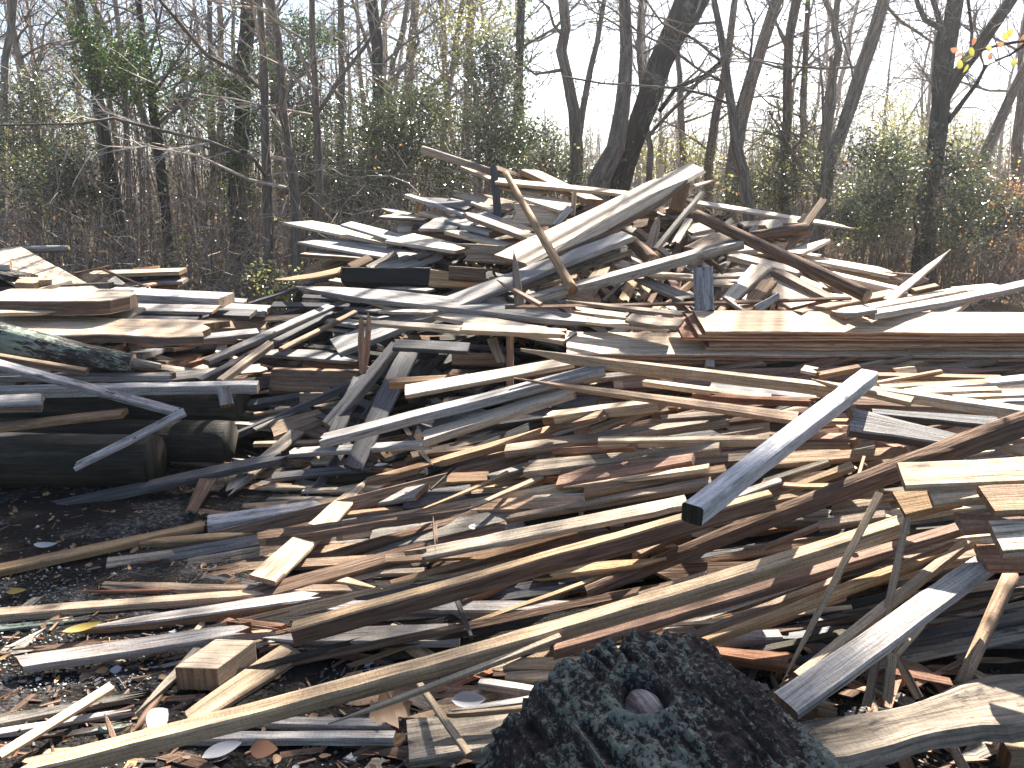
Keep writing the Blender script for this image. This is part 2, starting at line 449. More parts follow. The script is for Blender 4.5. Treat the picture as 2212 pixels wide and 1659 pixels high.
def N(name, cat, tile, q, w, kind, label, t=2.5, k=.22, l=0, e='cc', d=None, wan=0.0, bow=0.0, bowy=0.0, side=None, group=None, wmax=0.5):
    """board whose main face's centre line runs q=(x0,y0,x1,y1) in a tile; w = face width(s) there"""
    ls = l if isinstance(l, tuple) else (l, l)
    P0, P1, sc = ends3(tile, q, ls, d)
    w0, w1 = w if isinstance(w, tuple) else (w, w)
    if k < .66: k *= .6
    a, n, s = frame(P0, P1, k)
    W0 = min(wmax, max(.012, px_width(P0, a, s, w0 * sc)))
    W1 = min(wmax, max(.012, px_width(P1, a, s, w1 * sc)))
    Lh = (P1 - P0).length
    mats = [M[kind], M[ENDM[kind]]]
    sm = 0
    if side: mats.append(M[side]); sm = 2
    V, F, mi, uv = plank_geo(Lh, W0, W1, t / 100, rngB, e, wan, bow, bowy, sidem=sm)
    me = make_mesh(name, V, F, mats, mi, uv)
    o = link(name, me)
    mw = Matrix((( a.x, s.x, n.x, P0.x), (a.y, s.y, n.y, P0.y), (a.z, s.z, n.z, P0.z), (0, 0, 0, 1)))
    # a is +X, s is +Y, n is +Z
    o.matrix_world = mw
    tag(o, label, cat, group)
    boards.append(o)
    return o

def RND(name, cat, tile, q, w, kind, label, l=0, d=None, sides=14, rough=.07, sag=0.0, group=None, capm=None, n=None, wob=0.0, top=None):
    """round pole or log whose centre line runs q; w = its width(s) there"""
    ls = l if isinstance(l, tuple) else (l, l)
    P0, P1, sc = ends3(tile, q, ls, d)
    w0, w1 = w if isinstance(w, tuple) else (w, w)
    r0 = w0 * sc / FPX * (P0 - EYE).length * .5
    r1 = w1 * sc / FPX * (P1 - EYE).length * .5
    Lh = (P1 - P0).length
    n = n or max(6, int(Lh / .07))
    a, nn, s = frame(P0, P1, .1)
    sd = rngB.uniform(0, 90)
    pts, rad = [], []
    for i in range(n + 1):
        f = i / n
        y = wob * mnoise.noise((f * Lh * 1.5, sd, 1)); z = wob * mnoise.noise((f * Lh * 1.5, sd, 5)) + sag * Lh * 4 * f * (1 - f)
        pts.append(Vector((f * Lh, y, z))); rad.append(r0 + (r1 - r0) * f)
    V, F, mi, uv = tube_geo(pts, rad, sides, rough, sd)
    mats = [M[kind], M[capm or ENDM[kind]]]
    if top:                                   # shaggy bark left on the upper side
        mats.append(M[top])
        for i in range(n + 1):
            for k in range(sides):
                v = V[i * sides + k]; cc = pts[i]
                if (v - cc).z > .35 * rad[i] + .25 * rad[i] * mnoise.noise((i * .25, k * .8, sd)):
                    V[i * sides + k] = cc + (v - cc) * (1.07 + .16 * abs(mnoise.noise((i * .45, k * 1.9, sd))))
        for j, f in enumerate(F):
            if len(f) == 4 and mi[j] == 0:
                i, k = f[0] // sides, f[0] % sides
                if (V[f[0]] - pts[i]).z > .3 * rad[i] + .25 * rad[i] * mnoise.noise((i * .25, k * .8, sd)): mi[j] = 2
    me = make_mesh(name, V, F, mats, mi, uv, smooth=sides > 8 and not top)
    o = link(name, me)
    o.matrix_world = Matrix(((a.x, s.x, nn.x, P0.x), (a.y, s.y, nn.y, P0.y), (a.z, s.z, nn.z, P0.z), (0, 0, 0, 1)))
    tag(o, label, cat, group)
    boards.append(o)
    return o
# ---------------------------------------------------------------- ground and the added dark core under the heap
def ground_mat():
    m, nt, b = new_mat('dark_gravelly_soil')
    L = nt.links.new
    tc = nd(nt, 'ShaderNodeTexCoord')
    n1 = nd(nt, 'ShaderNodeTexNoise', Scale=2.2, Detail=6.0, Roughness=.65); L(tc.outputs['Object'], n1.inputs['Vector'])
    n2 = nd(nt, 'ShaderNodeTexNoise', Scale=60.0, Detail=4.0, Roughness=.7); L(tc.outputs['Object'], n2.inputs['Vector'])
    v = nd(nt, 'ShaderNodeTexVoronoi', Scale=70.0); L(tc.outputs['Object'], v.inputs['Vector'])
    soil = ramp(nt, n2.outputs[0], [(.3, (.008, .007, .007)), (.55, (.018, .016, .015)), (.75, (.042, .036, .032))])
    st = nd(nt, 'ShaderNodeSeparateColor'); L(v.outputs['Color'], st.inputs[0])
    stones = ramp(nt, st.outputs[0], [(.0, (.02, .019, .019)), (.7, (.055, .05, .048)), (.97, (.14, .13, .12))])
    sf = ramp(nt, n1.outputs[0], [(.5, (0, 0, 0)), (.6, (1, 1, 1))])
    col = mixc(nt, sf, soil, stones)
    # leaf litter of the wood further back
    sx = nd(nt, 'ShaderNodeSeparateXYZ'); L(tc.outputs['Object'], sx.inputs[0])
    far = nd(nt, 'ShaderNodeMapRange'); L(sx.outputs[1], far.inputs[0]); far.inputs[1].default_value = 7.5; far.inputs[2].default_value = 10
    lit = ramp(nt, n2.outputs[0], [(.3, (.07, .045, .03)), (.6, (.2, .13, .08)), (.8, (.36, .25, .15))])
    col = mixc(nt, far.outputs[0], col, lit)
    L(col, b.inputs['Base Color'])
    b.inputs['Roughness'].default_value = .95
    b.inputs['Specular IOR Level'].default_value = .06
    hh = nd(nt, 'ShaderNodeMath', operation='MULTIPLY_ADD'); L(v.outputs['Distance'], hh.inputs[0]); hh.inputs[1].default_value = -1.0; L(n2.outputs[0], hh.inputs[2])
    bp = nd(nt, 'ShaderNodeBump', Strength=.9, Distance=.012); L(hh.outputs[0], bp.inputs['Height']); L(bp.outputs[0], b.inputs['Normal'])
    return m
M['ground'] = ground_mat()
gv = [(-160, -20, 0), (160, -20, 0), (160, 260, 0), (-160, 260, 0)]
tag(link('ground', make_mesh('ground', gv, [(0, 1, 2, 3)], [M['ground']])), kind='structure')

# rough clods just in front of the camera
rngG = random.Random(3)
def clods():
    V, F = [], []
    nx, ny = 150, 130
    for j in range(ny + 1):
        for i in range(nx + 1):
            x = -3.6 + 6.6 * i / nx; y = 1.5 + 4.2 * j / ny
            e = min(1, i / 6, (nx - i) / 6, j / 6, (ny - j) / 6)
            z = .012 * mnoise.noise((x * 2.2, y * 2.2, 0)) + .008 * mnoise.noise((x * 9, y * 9, 3)) + .006 * mnoise.noise((x * 28, y * 28, 5))
            V.append((x, y, .006 + (z + .008) * e if e > 0 else -.02))
    for j in range(ny):
        for i in range(nx):
            a = j * (nx + 1) + i
            F.append((a, a + 1, a + nx + 2, a + nx + 1))
    tag(link('soil', make_mesh('soil', V, F, [M['ground']], smooth=True)), kind='structure')
clods()

def mound():
    xs = list(range(-120, 2400, 60))
    V, F = [], []
    nr = 26
    def foot(X):
        return 1000 if X < 350 else (1080 if X < 650 else (1330 if X < 1000 else 1420))
    for X in xs:
        c, f = crest(X) + 20, foot(X)
        col = []
        for r in range(nr):
            Y = f + (c - f) * r / (nr - 1)
            p = surf(X, Y)
            back = .16 + .3 * min(1, r / 6)
            q = p - (EYE - p).normalized() * back
            q.z = max(q.z - .08, -.06)
            if X < 620 and Y > 820: q.z = -.06; 
            q += Vector((rngG.uniform(-.04, .04), rngG.uniform(-.04, .04), rngG.uniform(-.03, .03)))
            col.append(q)
        col[0].z = -.08
        top = col[-1]
        col.append(top + Vector((0, .8, -top.z * .4)))
        e = top + Vector((0, 2.0, 0)); e.z = -.08
        col.append(e)
        V += col
    n = nr + 2
    for i in range(len(xs) - 1):
        for r in range(n - 1):
            F.append((i * n + r, i * n + r + 1, (i + 1) * n + r + 1, (i + 1) * n + r))
    m, nt, b = new_mat('dark_gap_backing')
    tc = nd(nt, 'ShaderNodeTexCoord')
    n2 = nd(nt, 'ShaderNodeTexNoise', Scale=35.0, Detail=5.0, Roughness=.7); nt.links.new(tc.outputs['Object'], n2.inputs['Vector'])
    nt.links.new(ramp(nt, n2.outputs[0], [(.3, (.008, .007, .006)), (.6, (.025, .018, .014)), (.85, (.06, .04, .03))]), b.inputs['Base Color'])  # near-black core colour stands in for shade in the gaps between boards
    b.inputs['Roughness'].default_value = .95
    b.inputs['Specular IOR Level'].default_value = .06
    bp = nd(nt, 'ShaderNodeBump', Strength=1.0, Distance=.03); nt.links.new(n2.outputs[0], bp.inputs['Height']); nt.links.new(bp.outputs[0], b.inputs['Normal'])
    tag(link('dark_heap_core', make_mesh('dark_heap_core', V, F, [m])), kind='structure')
mound()

# ---------------------------------------------------------------- the rest of the scrap wood, past counting
SCR = ['T', 'R', 'G', 'Y', 'W', 'D', 'M', 'B', 'K', 'X']
def scrap():
    rng = random.Random(11)
    V, F, MI, UV = [], [], [], []
    def add(P0, P1, n, W, t, kind, e):
        a = (P1 - P0).normalized(); Lh = (P1 - P0).length
        n = (n - a * n.dot(a)).normalized(); s = n.cross(a)
        v, f, mi, uv = plank_geo(Lh, W, W * rng.uniform(.75, 1.1), t, rng, e, 0, rng.uniform(-.01, .01), N=3, cols=False)
        if W > .05 and 's' in e:
            v, f, mi, uv = plank_geo(Lh, W, W * rng.uniform(.75, 1.1), t, rng, e, 0, rng.uniform(-.01, .01), N=4)
        o = len(V)
        V.extend(P0 + a * x + s * y + n * z for (x, y, z) in v)
        F.extend(tuple(o + i for i in q) for q in f)
        ki, ei = SCR.index(kind), len(SCR) + (1 if ENDM[kind] == 'enddark' else 0)
        MI.extend(ei if m == 1 else ki for m in mi)
        UV.extend(uv)
    zones = [  # x0,x1,y0,y1,count,mean slope, spread, length px, weights (dark kinds stand in for shade in gaps and hollow)
        (0, 560, 600, 830, 110, -2, 14, (120, 330), 'TGGDDWRMB'),
        (560, 1100, 490, 980, 300, -6, 28, (130, 420), 'TDDDMXXKBX'),
        (1050, 1950, 440, 700, 560, 0, 38, (70, 300), 'TTWWGYRMBWXBT'),
        (1830, 2212, 600, 690, 50, -4, 15, (80, 260), 'TWGR'),
        (1000, 2212, 800, 1150, 230, -9, 5, (450, 1150), 'TTRYMTXBDWTT'),
        (700, 2212, 1050, 1400, 130, -15, 6, (380, 950), 'TTMDXBXBYT'),
        (450, 1100, 1000, 1330, 70, -8, 22, (80, 300), 'TDMBXB'),
        (0, 1100, 1240, 1650, 110, -6, 22, (30, 160), 'TBMRBY'),
        (1500, 2212, 1400, 1659, 80, 10, 40, (40, 160), 'TBMRBY'),
        (900, 1500, 1330, 1560, 60, -5, 20, (60, 220), 'TBMRY')]
    for (x0, x1, y0, y1, cnt, sl, spd, ln, wt) in zones:
        for _ in range(cnt):
            X, Y = rng.uniform(x0, x1), rng.uniform(y0, y1)
            if x0 == 560 and Y < 640 and X < 660: continue
            if x0 == 1050 and (Y < 420 + abs(X - 1400) * .33): continue
            an = R(sl + rng.gauss(0, spd)); Lp = rng.uniform(*ln) / 2
            dx, dy = math.cos(an) * Lp, math.sin(an) * Lp * .8
            lo = 420 + abs(X - 1400) * .25 if x0 > 1000 and y0 < 500 else 0
            if Y - abs(dy) < lo: dy *= .3
            sink = rng.uniform(.12, .42) if Y < 1240 else rng.uniform(-.012, .015)
            if Y - dy < crest(X - dx) + 14 or Y + dy < crest(X + dx) + 14: continue
            P0, P1 = surf(X - dx, Y - dy, -sink), surf(X + dx, Y + dy, -sink - (rng.uniform(-.05, .05) if Y < 1240 else 0))
            for P in (P0, P1): P.z = max(P.z, .012)
            if (P1 - P0).length > 4.2 or (P1 - P0).length < .03: continue
            c = (P0 + P1) * .5
            k = rng.uniform(.1, .7)
            n = Vector((0, 0, 1)) * (1 - k) + (EYE - c).normalized() * k + Vector((rng.gauss(0, .25), rng.gauss(0, .1), rng.gauss(0, .2)))
            small = Y > 1240
            W = rng.uniform(.012, .05) if small else rng.choice([rng.uniform(.025, .06), rng.uniform(.05, .13), rng.uniform(.03, .09)])
            t = rng.uniform(.003, .012) if small else rng.uniform(.015, .05)
            add(P0, P1, n, W, t, rng.choice(wt), rng.choice(['cc', 'cc', 'cs', 'sc', 'cp', 'pc', 'ss']))
    me = make_mesh('scrap_wood', V, F, [M[k] for k in SCR] + [M['end'], M['enddark']], MI, UV)
    tag(link('scrap_wood', me), 'countless scrap boards and offcuts filling the gaps of the wood heap', 'scrap wood', kind='stuff')
scrap()

# ---------------------------------------------------------------- litter on the ground: chips, pebbles, fallen leaves
M['leaf_brown'] = leafmat('dry_brown_leaf', (.20, .115, .06), (.36, .20, .08), trans=.25, rough=.6)
M['leaf_pale'] = leafmat('bleached_leaf', (.30, .30, .32), (.45, .45, .46), trans=.1, rough=.5)
def leaf_geo(L, W, rng, lobes=0):
    """a curled leaf with a fold along the midrib"""
    n = 9
    V, F = [], []
    cu, fo = rng.uniform(.1, .5), rng.uniform(.1, .45)
    tw = rng.uniform(-.5, .5)
    for i in range(n + 1):
        f = i / n
        w = W * .5 * math.sin(math.pi * min(1, f ** .8)) ** .8 + .0006
        if lobes: w *= 1 + .45 * math.sin(f * math.pi * lobes * 2) 
        x = L * f; z = cu * L * (f - .5) ** 2
        for sgn in (-1, 0, 1):
            V.append(Vector((x, sgn * w, z + abs(sgn) * w * fo + sgn * w * tw * (f - .3))))
    for i in range(n):
        for k in range(2):
            a = i * 3 + k
            F.append((a, a + 3, a + 4, a + 1))
    return V, F
def litter():
    rng = random.Random(23)
    CH = ['B', 'R', 'end', 'D', 'T']
    V, F, MI, UV = [], [], [], []
    for _ in range(1700):
        X, Y = rng.uniform(-60, 2270), rng.uniform(1040, 1700)
        if X > 700 and Y < 1250: continue
        r_ = ray(X, Y); P = EYE + r_ * (EYE.z / -r_.z)
        an = rng.uniform(0, 6.28)
        a = Vector((math.cos(an), math.sin(an), rng.uniform(-.1, .25))).normalized()
        n = Vector((rng.gauss(0, .3), rng.gauss(0, .3), 1)); n = (n - a * n.dot(a)).normalized(); s = n.cross(a)
        L_, W_, t_ = rng.uniform(.01, .07), rng.uniform(.003, .014), rng.uniform(.002, .006)
        o = len(V)
        P = P + Vector((0, 0, .016 + rng.uniform(0, .012)))
        for z in (0, -t_):
            for (x, y) in ((0, -.5), (1, -.35), (1, .3), (0, .5)):
                V.append(P + a * (x * L_) + s * (y * W_) + n * z)
        for q in ((0, 1, 2, 3), (7, 6, 5, 4), (0, 4, 5, 1), (1, 5, 6, 2), (2, 6, 7, 3), (3, 7, 4, 0)):
            F.append(tuple(o + i for i in q)); UV.append(((0, 0), (L_, 0), (L_, W_), (0, W_))); MI.append(rng.choice((0, 0, 0, 0, 3, 3, 2, 1)))
            MI[-1] = MI[-1] if q == (0, 1, 2, 3) else MI[len(MI) - 2]
    tag(link('wood_chips', make_mesh('wood_chips', V, F, [M[c] for c in CH], MI, UV)), 'small bark chips and splinters strewn over the dark soil', 'wood chips', kind='stuff')
    # pebbles
    V, F = [], []
    for _ in range(2200):
        X, Y = rng.uniform(-60, 1150), rng.uniform(1040, 1700)
        if rng.random() < .5: X, Y = rng.uniform(-60, 330), rng.uniform(1230, 1500)
        r_ = ray(X, Y); P = EYE + r_ * (EYE.z / -r_.z)
        P += Vector((0, 0, .014)); s = rng.uniform(.002, .008) * (2 if rng.random() < .05 else 1)
        o = len(V)
        for q in ((1, 0, 0), (-1, 0, 0), (0, 1, 0), (0, -1, 0), (0, 0, .7), (0, 0, -.7)):
            V.append(P + Vector(q) * s * rng.uniform(.7, 1.3))
        for q in ((0, 2, 4), (2, 1, 4), (1, 3, 4), (3, 0, 4), (2, 0, 5), (1, 2, 5), (3, 1, 5), (0, 3, 5)): F.append(tuple(o + i for i in q))
    m, nt, b = new_mat('pebble_stone')
    g = nd(nt, 'ShaderNodeNewGeometry')
    nt.links.new(ramp(nt, g.outputs['Random Per Island'], [(0, (.06, .055, .055)), (.8, (.2, .19, .18)), (1, (.5, .48, .45))]), b.inputs['Base Color'])
    tag(link('pebbles', make_mesh('pebbles', V, F, [m], smooth=True)), 'small pebbles scattered on the dark soil', 'pebbles', kind='stuff')
    # fallen leaves
    V, F, MI = [], [], []
    for _ in range(560):
        X, Y = rng.uniform(-60, 2270), rng.uniform(1010, 1700)
        if X > 750 and Y < 1200: continue
        r_ = ray(X, Y); P = EYE + r_ * (EYE.z / -r_.z) + Vector((0, 0, .02))
        v, f = leaf_geo(rng.uniform(.02, .055), rng.uniform(.012, .03), rng, rng.choice((0, 0, 2)))
        rot = Matrix.Rotation(rng.uniform(0, 6.28), 3, 'Z') @ Matrix.Rotation(rng.gauss(0, .35), 3, 'X') @ Matrix.Rotation(rng.gauss(0, .25), 3, 'Y')
        o = len(V); V.extend(P + rot @ q for q in v); F.extend(tuple(o + i for i in q) for q in f)
        k = 1 if rng.random() < .12 else 0
        MI.extend([k] * len(f))
    tag(link('fallen_leaves', make_mesh('fallen_leaves', V, F, [M['leaf_brown'], M['leaf_pale']], MI, smooth=True)), 'dead leaves scattered over the soil between the boards', 'fallen leaves', kind='stuff')
litter()

M['leaf_yellow'] = leafmat('yellow_leaf', (.33, .25, .05), (.42, .3, .08), trans=.4, rough=.5)
M['leaf_rust'] = leafmat('rust_leaf', (.22, .10, .055), (.3, .15, .08), trans=.3, rough=.6)
def leaf(tile, x, y, Lpx, wr, rot, mat, label, lift=1.5, lobes=0, tilt=.3):
    ox, oy, sc = TILES[tile]
    P = surf(ox + x * sc, oy + y * sc, lift * .04)
    Ln = Lpx * sc / FPX * (P - EYE).length * 1.1
    rg = random.Random(int(x * 7 + y))
    v, f = leaf_geo(Ln, Ln * wr, rg, lobes)
    me = make_mesh('fallen_leaf', [q - Vector((Ln * .5, 0, 0)) for q in v], f, [M[mat]], smooth=True)
    o = link('fallen_leaf', me)
    o.location = P
    o.rotation_euler = (tilt, 0, R(rot))
    tag(o, label, 'leaf', 'large single fallen leaves')
leaf('G1', 1360, 1230, 190, .75, 75, 'leaf_pale', 'whitish oval leaf standing beside the long yellow rail in the lower left', 3, tilt=.8)
leaf('G1', 1920, 1510, 260, .38, 35, 'leaf_pale', 'narrow pale leaf lying in shade under the long yellow rail', 1)
leaf('G2', 1840, 1075, 250, .45, 3, 'leaf_pale', 'silvery oval leaf left of the lichen stump log', 3, tilt=.6)
leaf('G2', 1170, 1160, 330, .75, 30, 'leaf_brown', 'large brown oak leaf below the thin hairy lath', 2, lobes=3, tilt=.5)
leaf('G2', 70, 1500, 190, .65, 0, 'leaf_rust', 'rust-coloured round leaf at the bottom edge', 1.5, tilt=.5)
leaf('G1', 715, 455, 230, .28, 32, 'leaf_yellow', 'long yellow leaf on the splintered blue white slab', 3.5, tilt=.3)
leaf('F1', 400, 1258, 150, .35, 5, 'leaf_pale', 'bright white curled leaf on the dark soil at the left', 1, tilt=.3)
leaf('F2', 910, 1410, 190, .2, -3, 'leaf_pale', 'slim white leaf on the soil left of the mottled plank', 1, tilt=.4)
leaf('F2', 1868, 1098, 90, .55, 75, 'leaf_pale', 'small pale leaf on the wide knotty board', 3.5, tilt=.3)
leaf('F2', 1080, 560, 110, .3, 25, 'leaf_pale', 'small white leaf in the shade right of the dark plank', 3, tilt=.3)
leaf('F2', 530, 1560, 130, .5, 0, 'leaf_rust', 'reddish leaf on the long splintery slab', 3, tilt=.5)
leaf('G4', 930, 1275, 200, .45, 10, 'leaf_rust', 'folded brown leaf lying on the wavy grainy slab', 6.2, tilt=.2)
leaf('H3', 1330, 1380, 170, .35, 12, 'leaf_rust', 'reddish leaf on the shaded board above the stump log', 3, tilt=.4)
leaf('C', 355, 715, 90, .5, 120, 'leaf_yellow', 'yellow leaf on the sunlit crest plank', 8, tilt=.5)
leaf('G1', 145, 135, 110, .5, 15, 'leaf_yellow', 'small yellow green leaf on the soil at the left edge', 1, tilt=.3)
leaf('H4', 690, 660, 150, .3, 130, 'leaf_pale', 'pale sliver of a leaf behind the diagonal lath', 5, tilt=.5)
LG, MG, FG, RG = 'scrap wood on the left heap', 'scrap wood on the main heap', 'scrap wood in the foreground', 'scrap wood on the right slope'
# ================================================================ left heap
g = LG
N('plank', 'plank', 'A', (-60, 215, 620, 600), (300, 330), 'W', 'wide pale plank sloping down to the right at the top of the left heap', k=.45, l=1, group=g, d=(7.2, 6.2))
RND('log', 'log', 'A', (180, 215, 590, 205), 50, 'G', 'short grey log end poking out behind the wide pale plank', group=g, d=(7.4, 7.4))
N('offcut', 'offcut', 'A', (-60, 320, 95, 315), 60, 'G', 'grey squared offcut lying on the wide pale plank at the left edge', t=7, l=3, group=g)
N('offcut', 'offcut', 'A', (-60, 380, 240, 440), 60, 'L', 'lichen-covered bark offcut lying on the wide pale plank', t=5, l=3, e='cs', group=g)
N('offcut', 'offcut', 'A', (150, 470, 345, 480), 55, 'T', 'chunky tan offcut with a rough end above the live-edge slab', t=6, l=3, e='cs', group=g)
N('slab', 'slab', 'A', (-80, 600, 1150, 605), 105, 'W', 'thick live-edge slab with a rounded bark-edged tip', t=9.5, l=3, e='cr', side='B', wan=.03, group=g, d=(5.5, 5.6), k=.1, wmax=.8)
N('slab', 'slab', 'A', (-80, 855, 1820, 885), (170, 150), 'W', 'long live-edge slab with a broken orange tip under the rounded slab', t=5, l=1, e='cs', side='B', wan=.05, group=g, d=(5.1, 5.3), k=.25, wmax=.8)
N('plank', 'plank', 'A', (960, 790, 1110, 700), 170, 'W', 'sunlit corner of a pale board between the two live-edge slabs', l=1, group=g, d=(5.5, 5.7))
N('stick', 'stick', 'A', (-40, 748, 480, 745), 28, 'Y', 'thin yellow edge strip between the two live-edge slabs', l=1, e='cp', group=g, d=(5.1, 5.2))
RND('lichen_log', 'log', 'A', (-80, 965, 1150, 1195), (235, 150), 'L', 'thick log covered in pale green lichen on the left heap', l=2, group=g, sides=28, rough=.1, d=(4.8, 4.9), sag=-.01)
RND('log', 'log', 'A', (1120, 1190, 1390, 1218), (100, 45), 'M', 'splintered grey heartwood tip sticking out of the lichen log', l=2, group=g, d=(4.9, 4.95), rough=.2)
N('beam', 'beam', 'A', (930, 560, 1960, 610), (60, 62), 'G', 'long grey squared beam with cracked top right of the live-edge slab', t=8, l=1, k=.1, group=g, d=(6.3, 6.3))
N('board', 'board', 'A', (1090, 705, 1880, 722), 62, 'G', 'bluish white board below the long grey beam', t=2, group=g, l=1, d=(6.0, 6.0))
N('board', 'board', 'A', (780, 410, 1580, 385), 32, 'W', 'pale stick topping the small stack at the back of the left heap', t=4, group=g, d=(7.4, 7.4), l=2)
N('slab', 'slab', 'A', (790, 450, 1575, 430), 34, 'L', 'mossy slab second from the top in the small back stack', t=4, group=g, d=(7.35, 7.35), l=1, k=.5)
N('board', 'board', 'A', (1000, 500, 1600, 470), 32, 'G', 'thin grey board low in the small back stack', t=3, group=g, d=(7.3, 7.3), l=1)
N('slab', 'slab', 'A', (1060, 510, 1520, 500), 40, 'R', 'red bark slab at the bottom of the small back stack', t=6, group=g, d=(7.25, 7.25), l=0, k=.5)
N('offcut', 'offcut', 'A', (640, 455, 800, 480), 90, 'G', 'short grey board end beside the small back stack', t=4, group=g, k=.7, d=(7.1, 7.1))
N('board', 'board', 'A', (800, 515, 980, 512), 30, 'G', 'narrow grey board end at the foot of the back stack', t=4, group=g, d=(7.0, 7.0))
N('offcut', 'offcut', 'A', (960, 460, 1050, 525), 80, 'G', 'stubby blue grey offcut leaning in the back stack', t=4, k=.6, group=g, d=(6.9, 6.9))
RND('stick', 'stick', 'A', (640, 418, 965, 348), 12, 'B', 'thin dark stick crossing above the back stack', group=g, d=(7.0, 7.4), sides=6)
RND('stick', 'stick', 'A', (865, 375, 1285, 545), 20, 'B', 'dark branch slanting across the small back stack', group=g, d=(6.9, 6.9), sides=6)
N('stick', 'stick', 'A', (1140, 382, 1370, 358), 22, 'R', 'orange strip of wood on top of the small back stack', group=g, d=(7.5, 7.5), k=.6)
N('board', 'board', 'A', (1940, 700, 2330, 722), 60, 'G', 'light grey board end in front of the two slender trunks', t=5, group=g, d=(6.6, 6.6))
N('board', 'board', 'A', (1850, 745, 2190, 755), 62, 'D', 'dark board end just below the light grey board', t=3, group=g, d=(6.3, 6.3))
N('board', 'board', 'A', (1950, 640, 2135, 652), 36, 'G', 'small weathered board end beside the grey beam tip', t=4, group=g, d=(6.8, 6.8))
N('board', 'board', 'A', (1120, 790, 1720, 800), 55, 'D', 'dark bluish board under the bluish white board', t=3, group=g, d=(5.8, 5.8))
N('board', 'board', 'A', (1730, 965, 2230, 910), 46, 'G', 'pale blue board running right behind the standing stub', t=3, group=g, d=(5.7, 5.9))
N('offcut', 'offcut', 'A', (1895, 1110, 1955, 900), 82, 'G', 'short blue grey board standing upright in the left heap', k=.55, t=4, l=2, group=g)
N('board', 'board', 'A', (1500, 1065, 1880, 1020), 70, 'D', 'dark grey board lying behind the standing blue grey stub', t=3, group=g)
N('board', 'board', 'A', (1380, 1205, 1800, 1215), 130, 'T', 'broad brown board shaded beside the lichen log tip', t=3, group=g, k=.6)
N('offcut', 'offcut', 'A', (1330, 1055, 1525, 1030), 60, 'W', 'small sunlit pale offcut right of the broken slab', t=3, l=1, group=g)
N('offcut', 'offcut', 'A', (1140, 1120, 1330, 1060), 58, 'G', 'grey board end slanting under the sunlit offcut', t=4, l=1, group=g)
N('offcut', 'offcut', 'A', (1310, 1170, 1625, 1105), 70, 'T', 'dappled tan board end right of the lichen log', t=5, l=1, group=g)
N('offcut', 'offcut', 'A', (1280, 970, 1520, 980), 70, 'G', 'pale grey board under the broken orange slab tip', t=3, k=.5, group=g)
N('stick', 'stick', 'A', (1140, 1000, 1300, 945), 40, 'R', 'rough orange splinter hanging below the broken slab', e='ss', t=4, l=1, group=g)
N('offcut', 'offcut', 'A', (680, 1010, 800, 1020), 60, 'W', 'small pale board corner between the slab and the lichen log', t=3, k=.6, group=g)
N('board', 'board', 'A', (-40, 1295, 1500, 1287), 34, 'G', 'straight grey board just beneath the lichen log', t=4, group=g, d=(4.75, 4.8), l=1)
N('stick', 'stick', 'A', (1225, 1325, 1500, 1310), 26, 'Y', 'yellow lath end lying under the straight grey board', t=3, group=g)
N('board', 'board', 'A', (-60, 1405, 2230, 1362), 44, 'G', 'very long straight grey board lying above the dark stacked logs', t=6, group=g, d=(4.6, 4.85), l=2)
N('plank', 'plank', 'A', (-50, 1172, 1540, 1600), 62, 'S', 'long thin plank sloping down to the right over the dark logs', t=3, l=4, group=g, k=.35, d=(4.45, 4.25))
N('batten', 'batten', 'A', (-40, 1112, 750, 1245), 30, 'T', 'thin brown batten close under the lichen log', t=4, l=2, group=g, d=(4.6, 4.6))
N('plank', 'plank', 'A', (-60, 1515, 430, 1500), 95, 'G', 'pale waney plank end jutting over the logs at the left edge', t=4, l=3, e='cb', wan=.02, side='B', group=g, d=(4.3, 4.3), k=.3)
N('plank', 'plank', 'F1', (-40, 222, 1070, 92), 52, 'T', 'brown lath leaning on the dark logs at the left edge', t=3, l=3, group=g, d=(4.2, 4.2), k=.4)
N('batten', 'batten', 'F1', (1590, 85, 625, 570), (52, 48), 'S', 'short peeling batten propped in front of the dark logs', t=3, l=3, group=g, d=(4.15, 3.85), k=.5, e='cb')
N('offcut', 'offcut', 'A', (1925, 1395, 1965, 1550), 120, 'G', 'blue grey board stub hanging over the long dark log', t=3, l=2, k=.75, group=g, d=(4.6, 4.5))
N('offcut', 'offcut', 'A', (-40, 1370, 155, 1350), 50, 'T', 'brown board corner at the left edge under the thin plank', t=3, group=g)
N('offcut', 'offcut', 'A', (280, 1210, 470, 1238), 45, 'W', 'pair of lit board ends under the thin brown batten', t=3, group=g, k=.4)
RND('log', 'log', 'F1', (-200, 520, 1345, 520), 395, 'X', 'thick dark round log in front of the stack on bare soil', group='dark debarked logs under the left heap', d=(4.25, 4.25), sides=40, rough=.05, capm='X', n=30)
RND('log', 'log', 'F1', (-200, 380, 1995, 385), 380, 'X', 'dark debarked log lying behind the front log', group='dark debarked logs under the left heap', d=(4.72, 4.72), sides=40, rough=.05, capm='X', n=30)
RND('log', 'log', 'F1', (-300, 60, 2110, 110), 420, 'X', 'rearmost dark log, longest of the three under the left heap', group='dark debarked logs under the left heap', d=(5.15, 5.2), sides=40, rough=.05, capm='X', n=30)
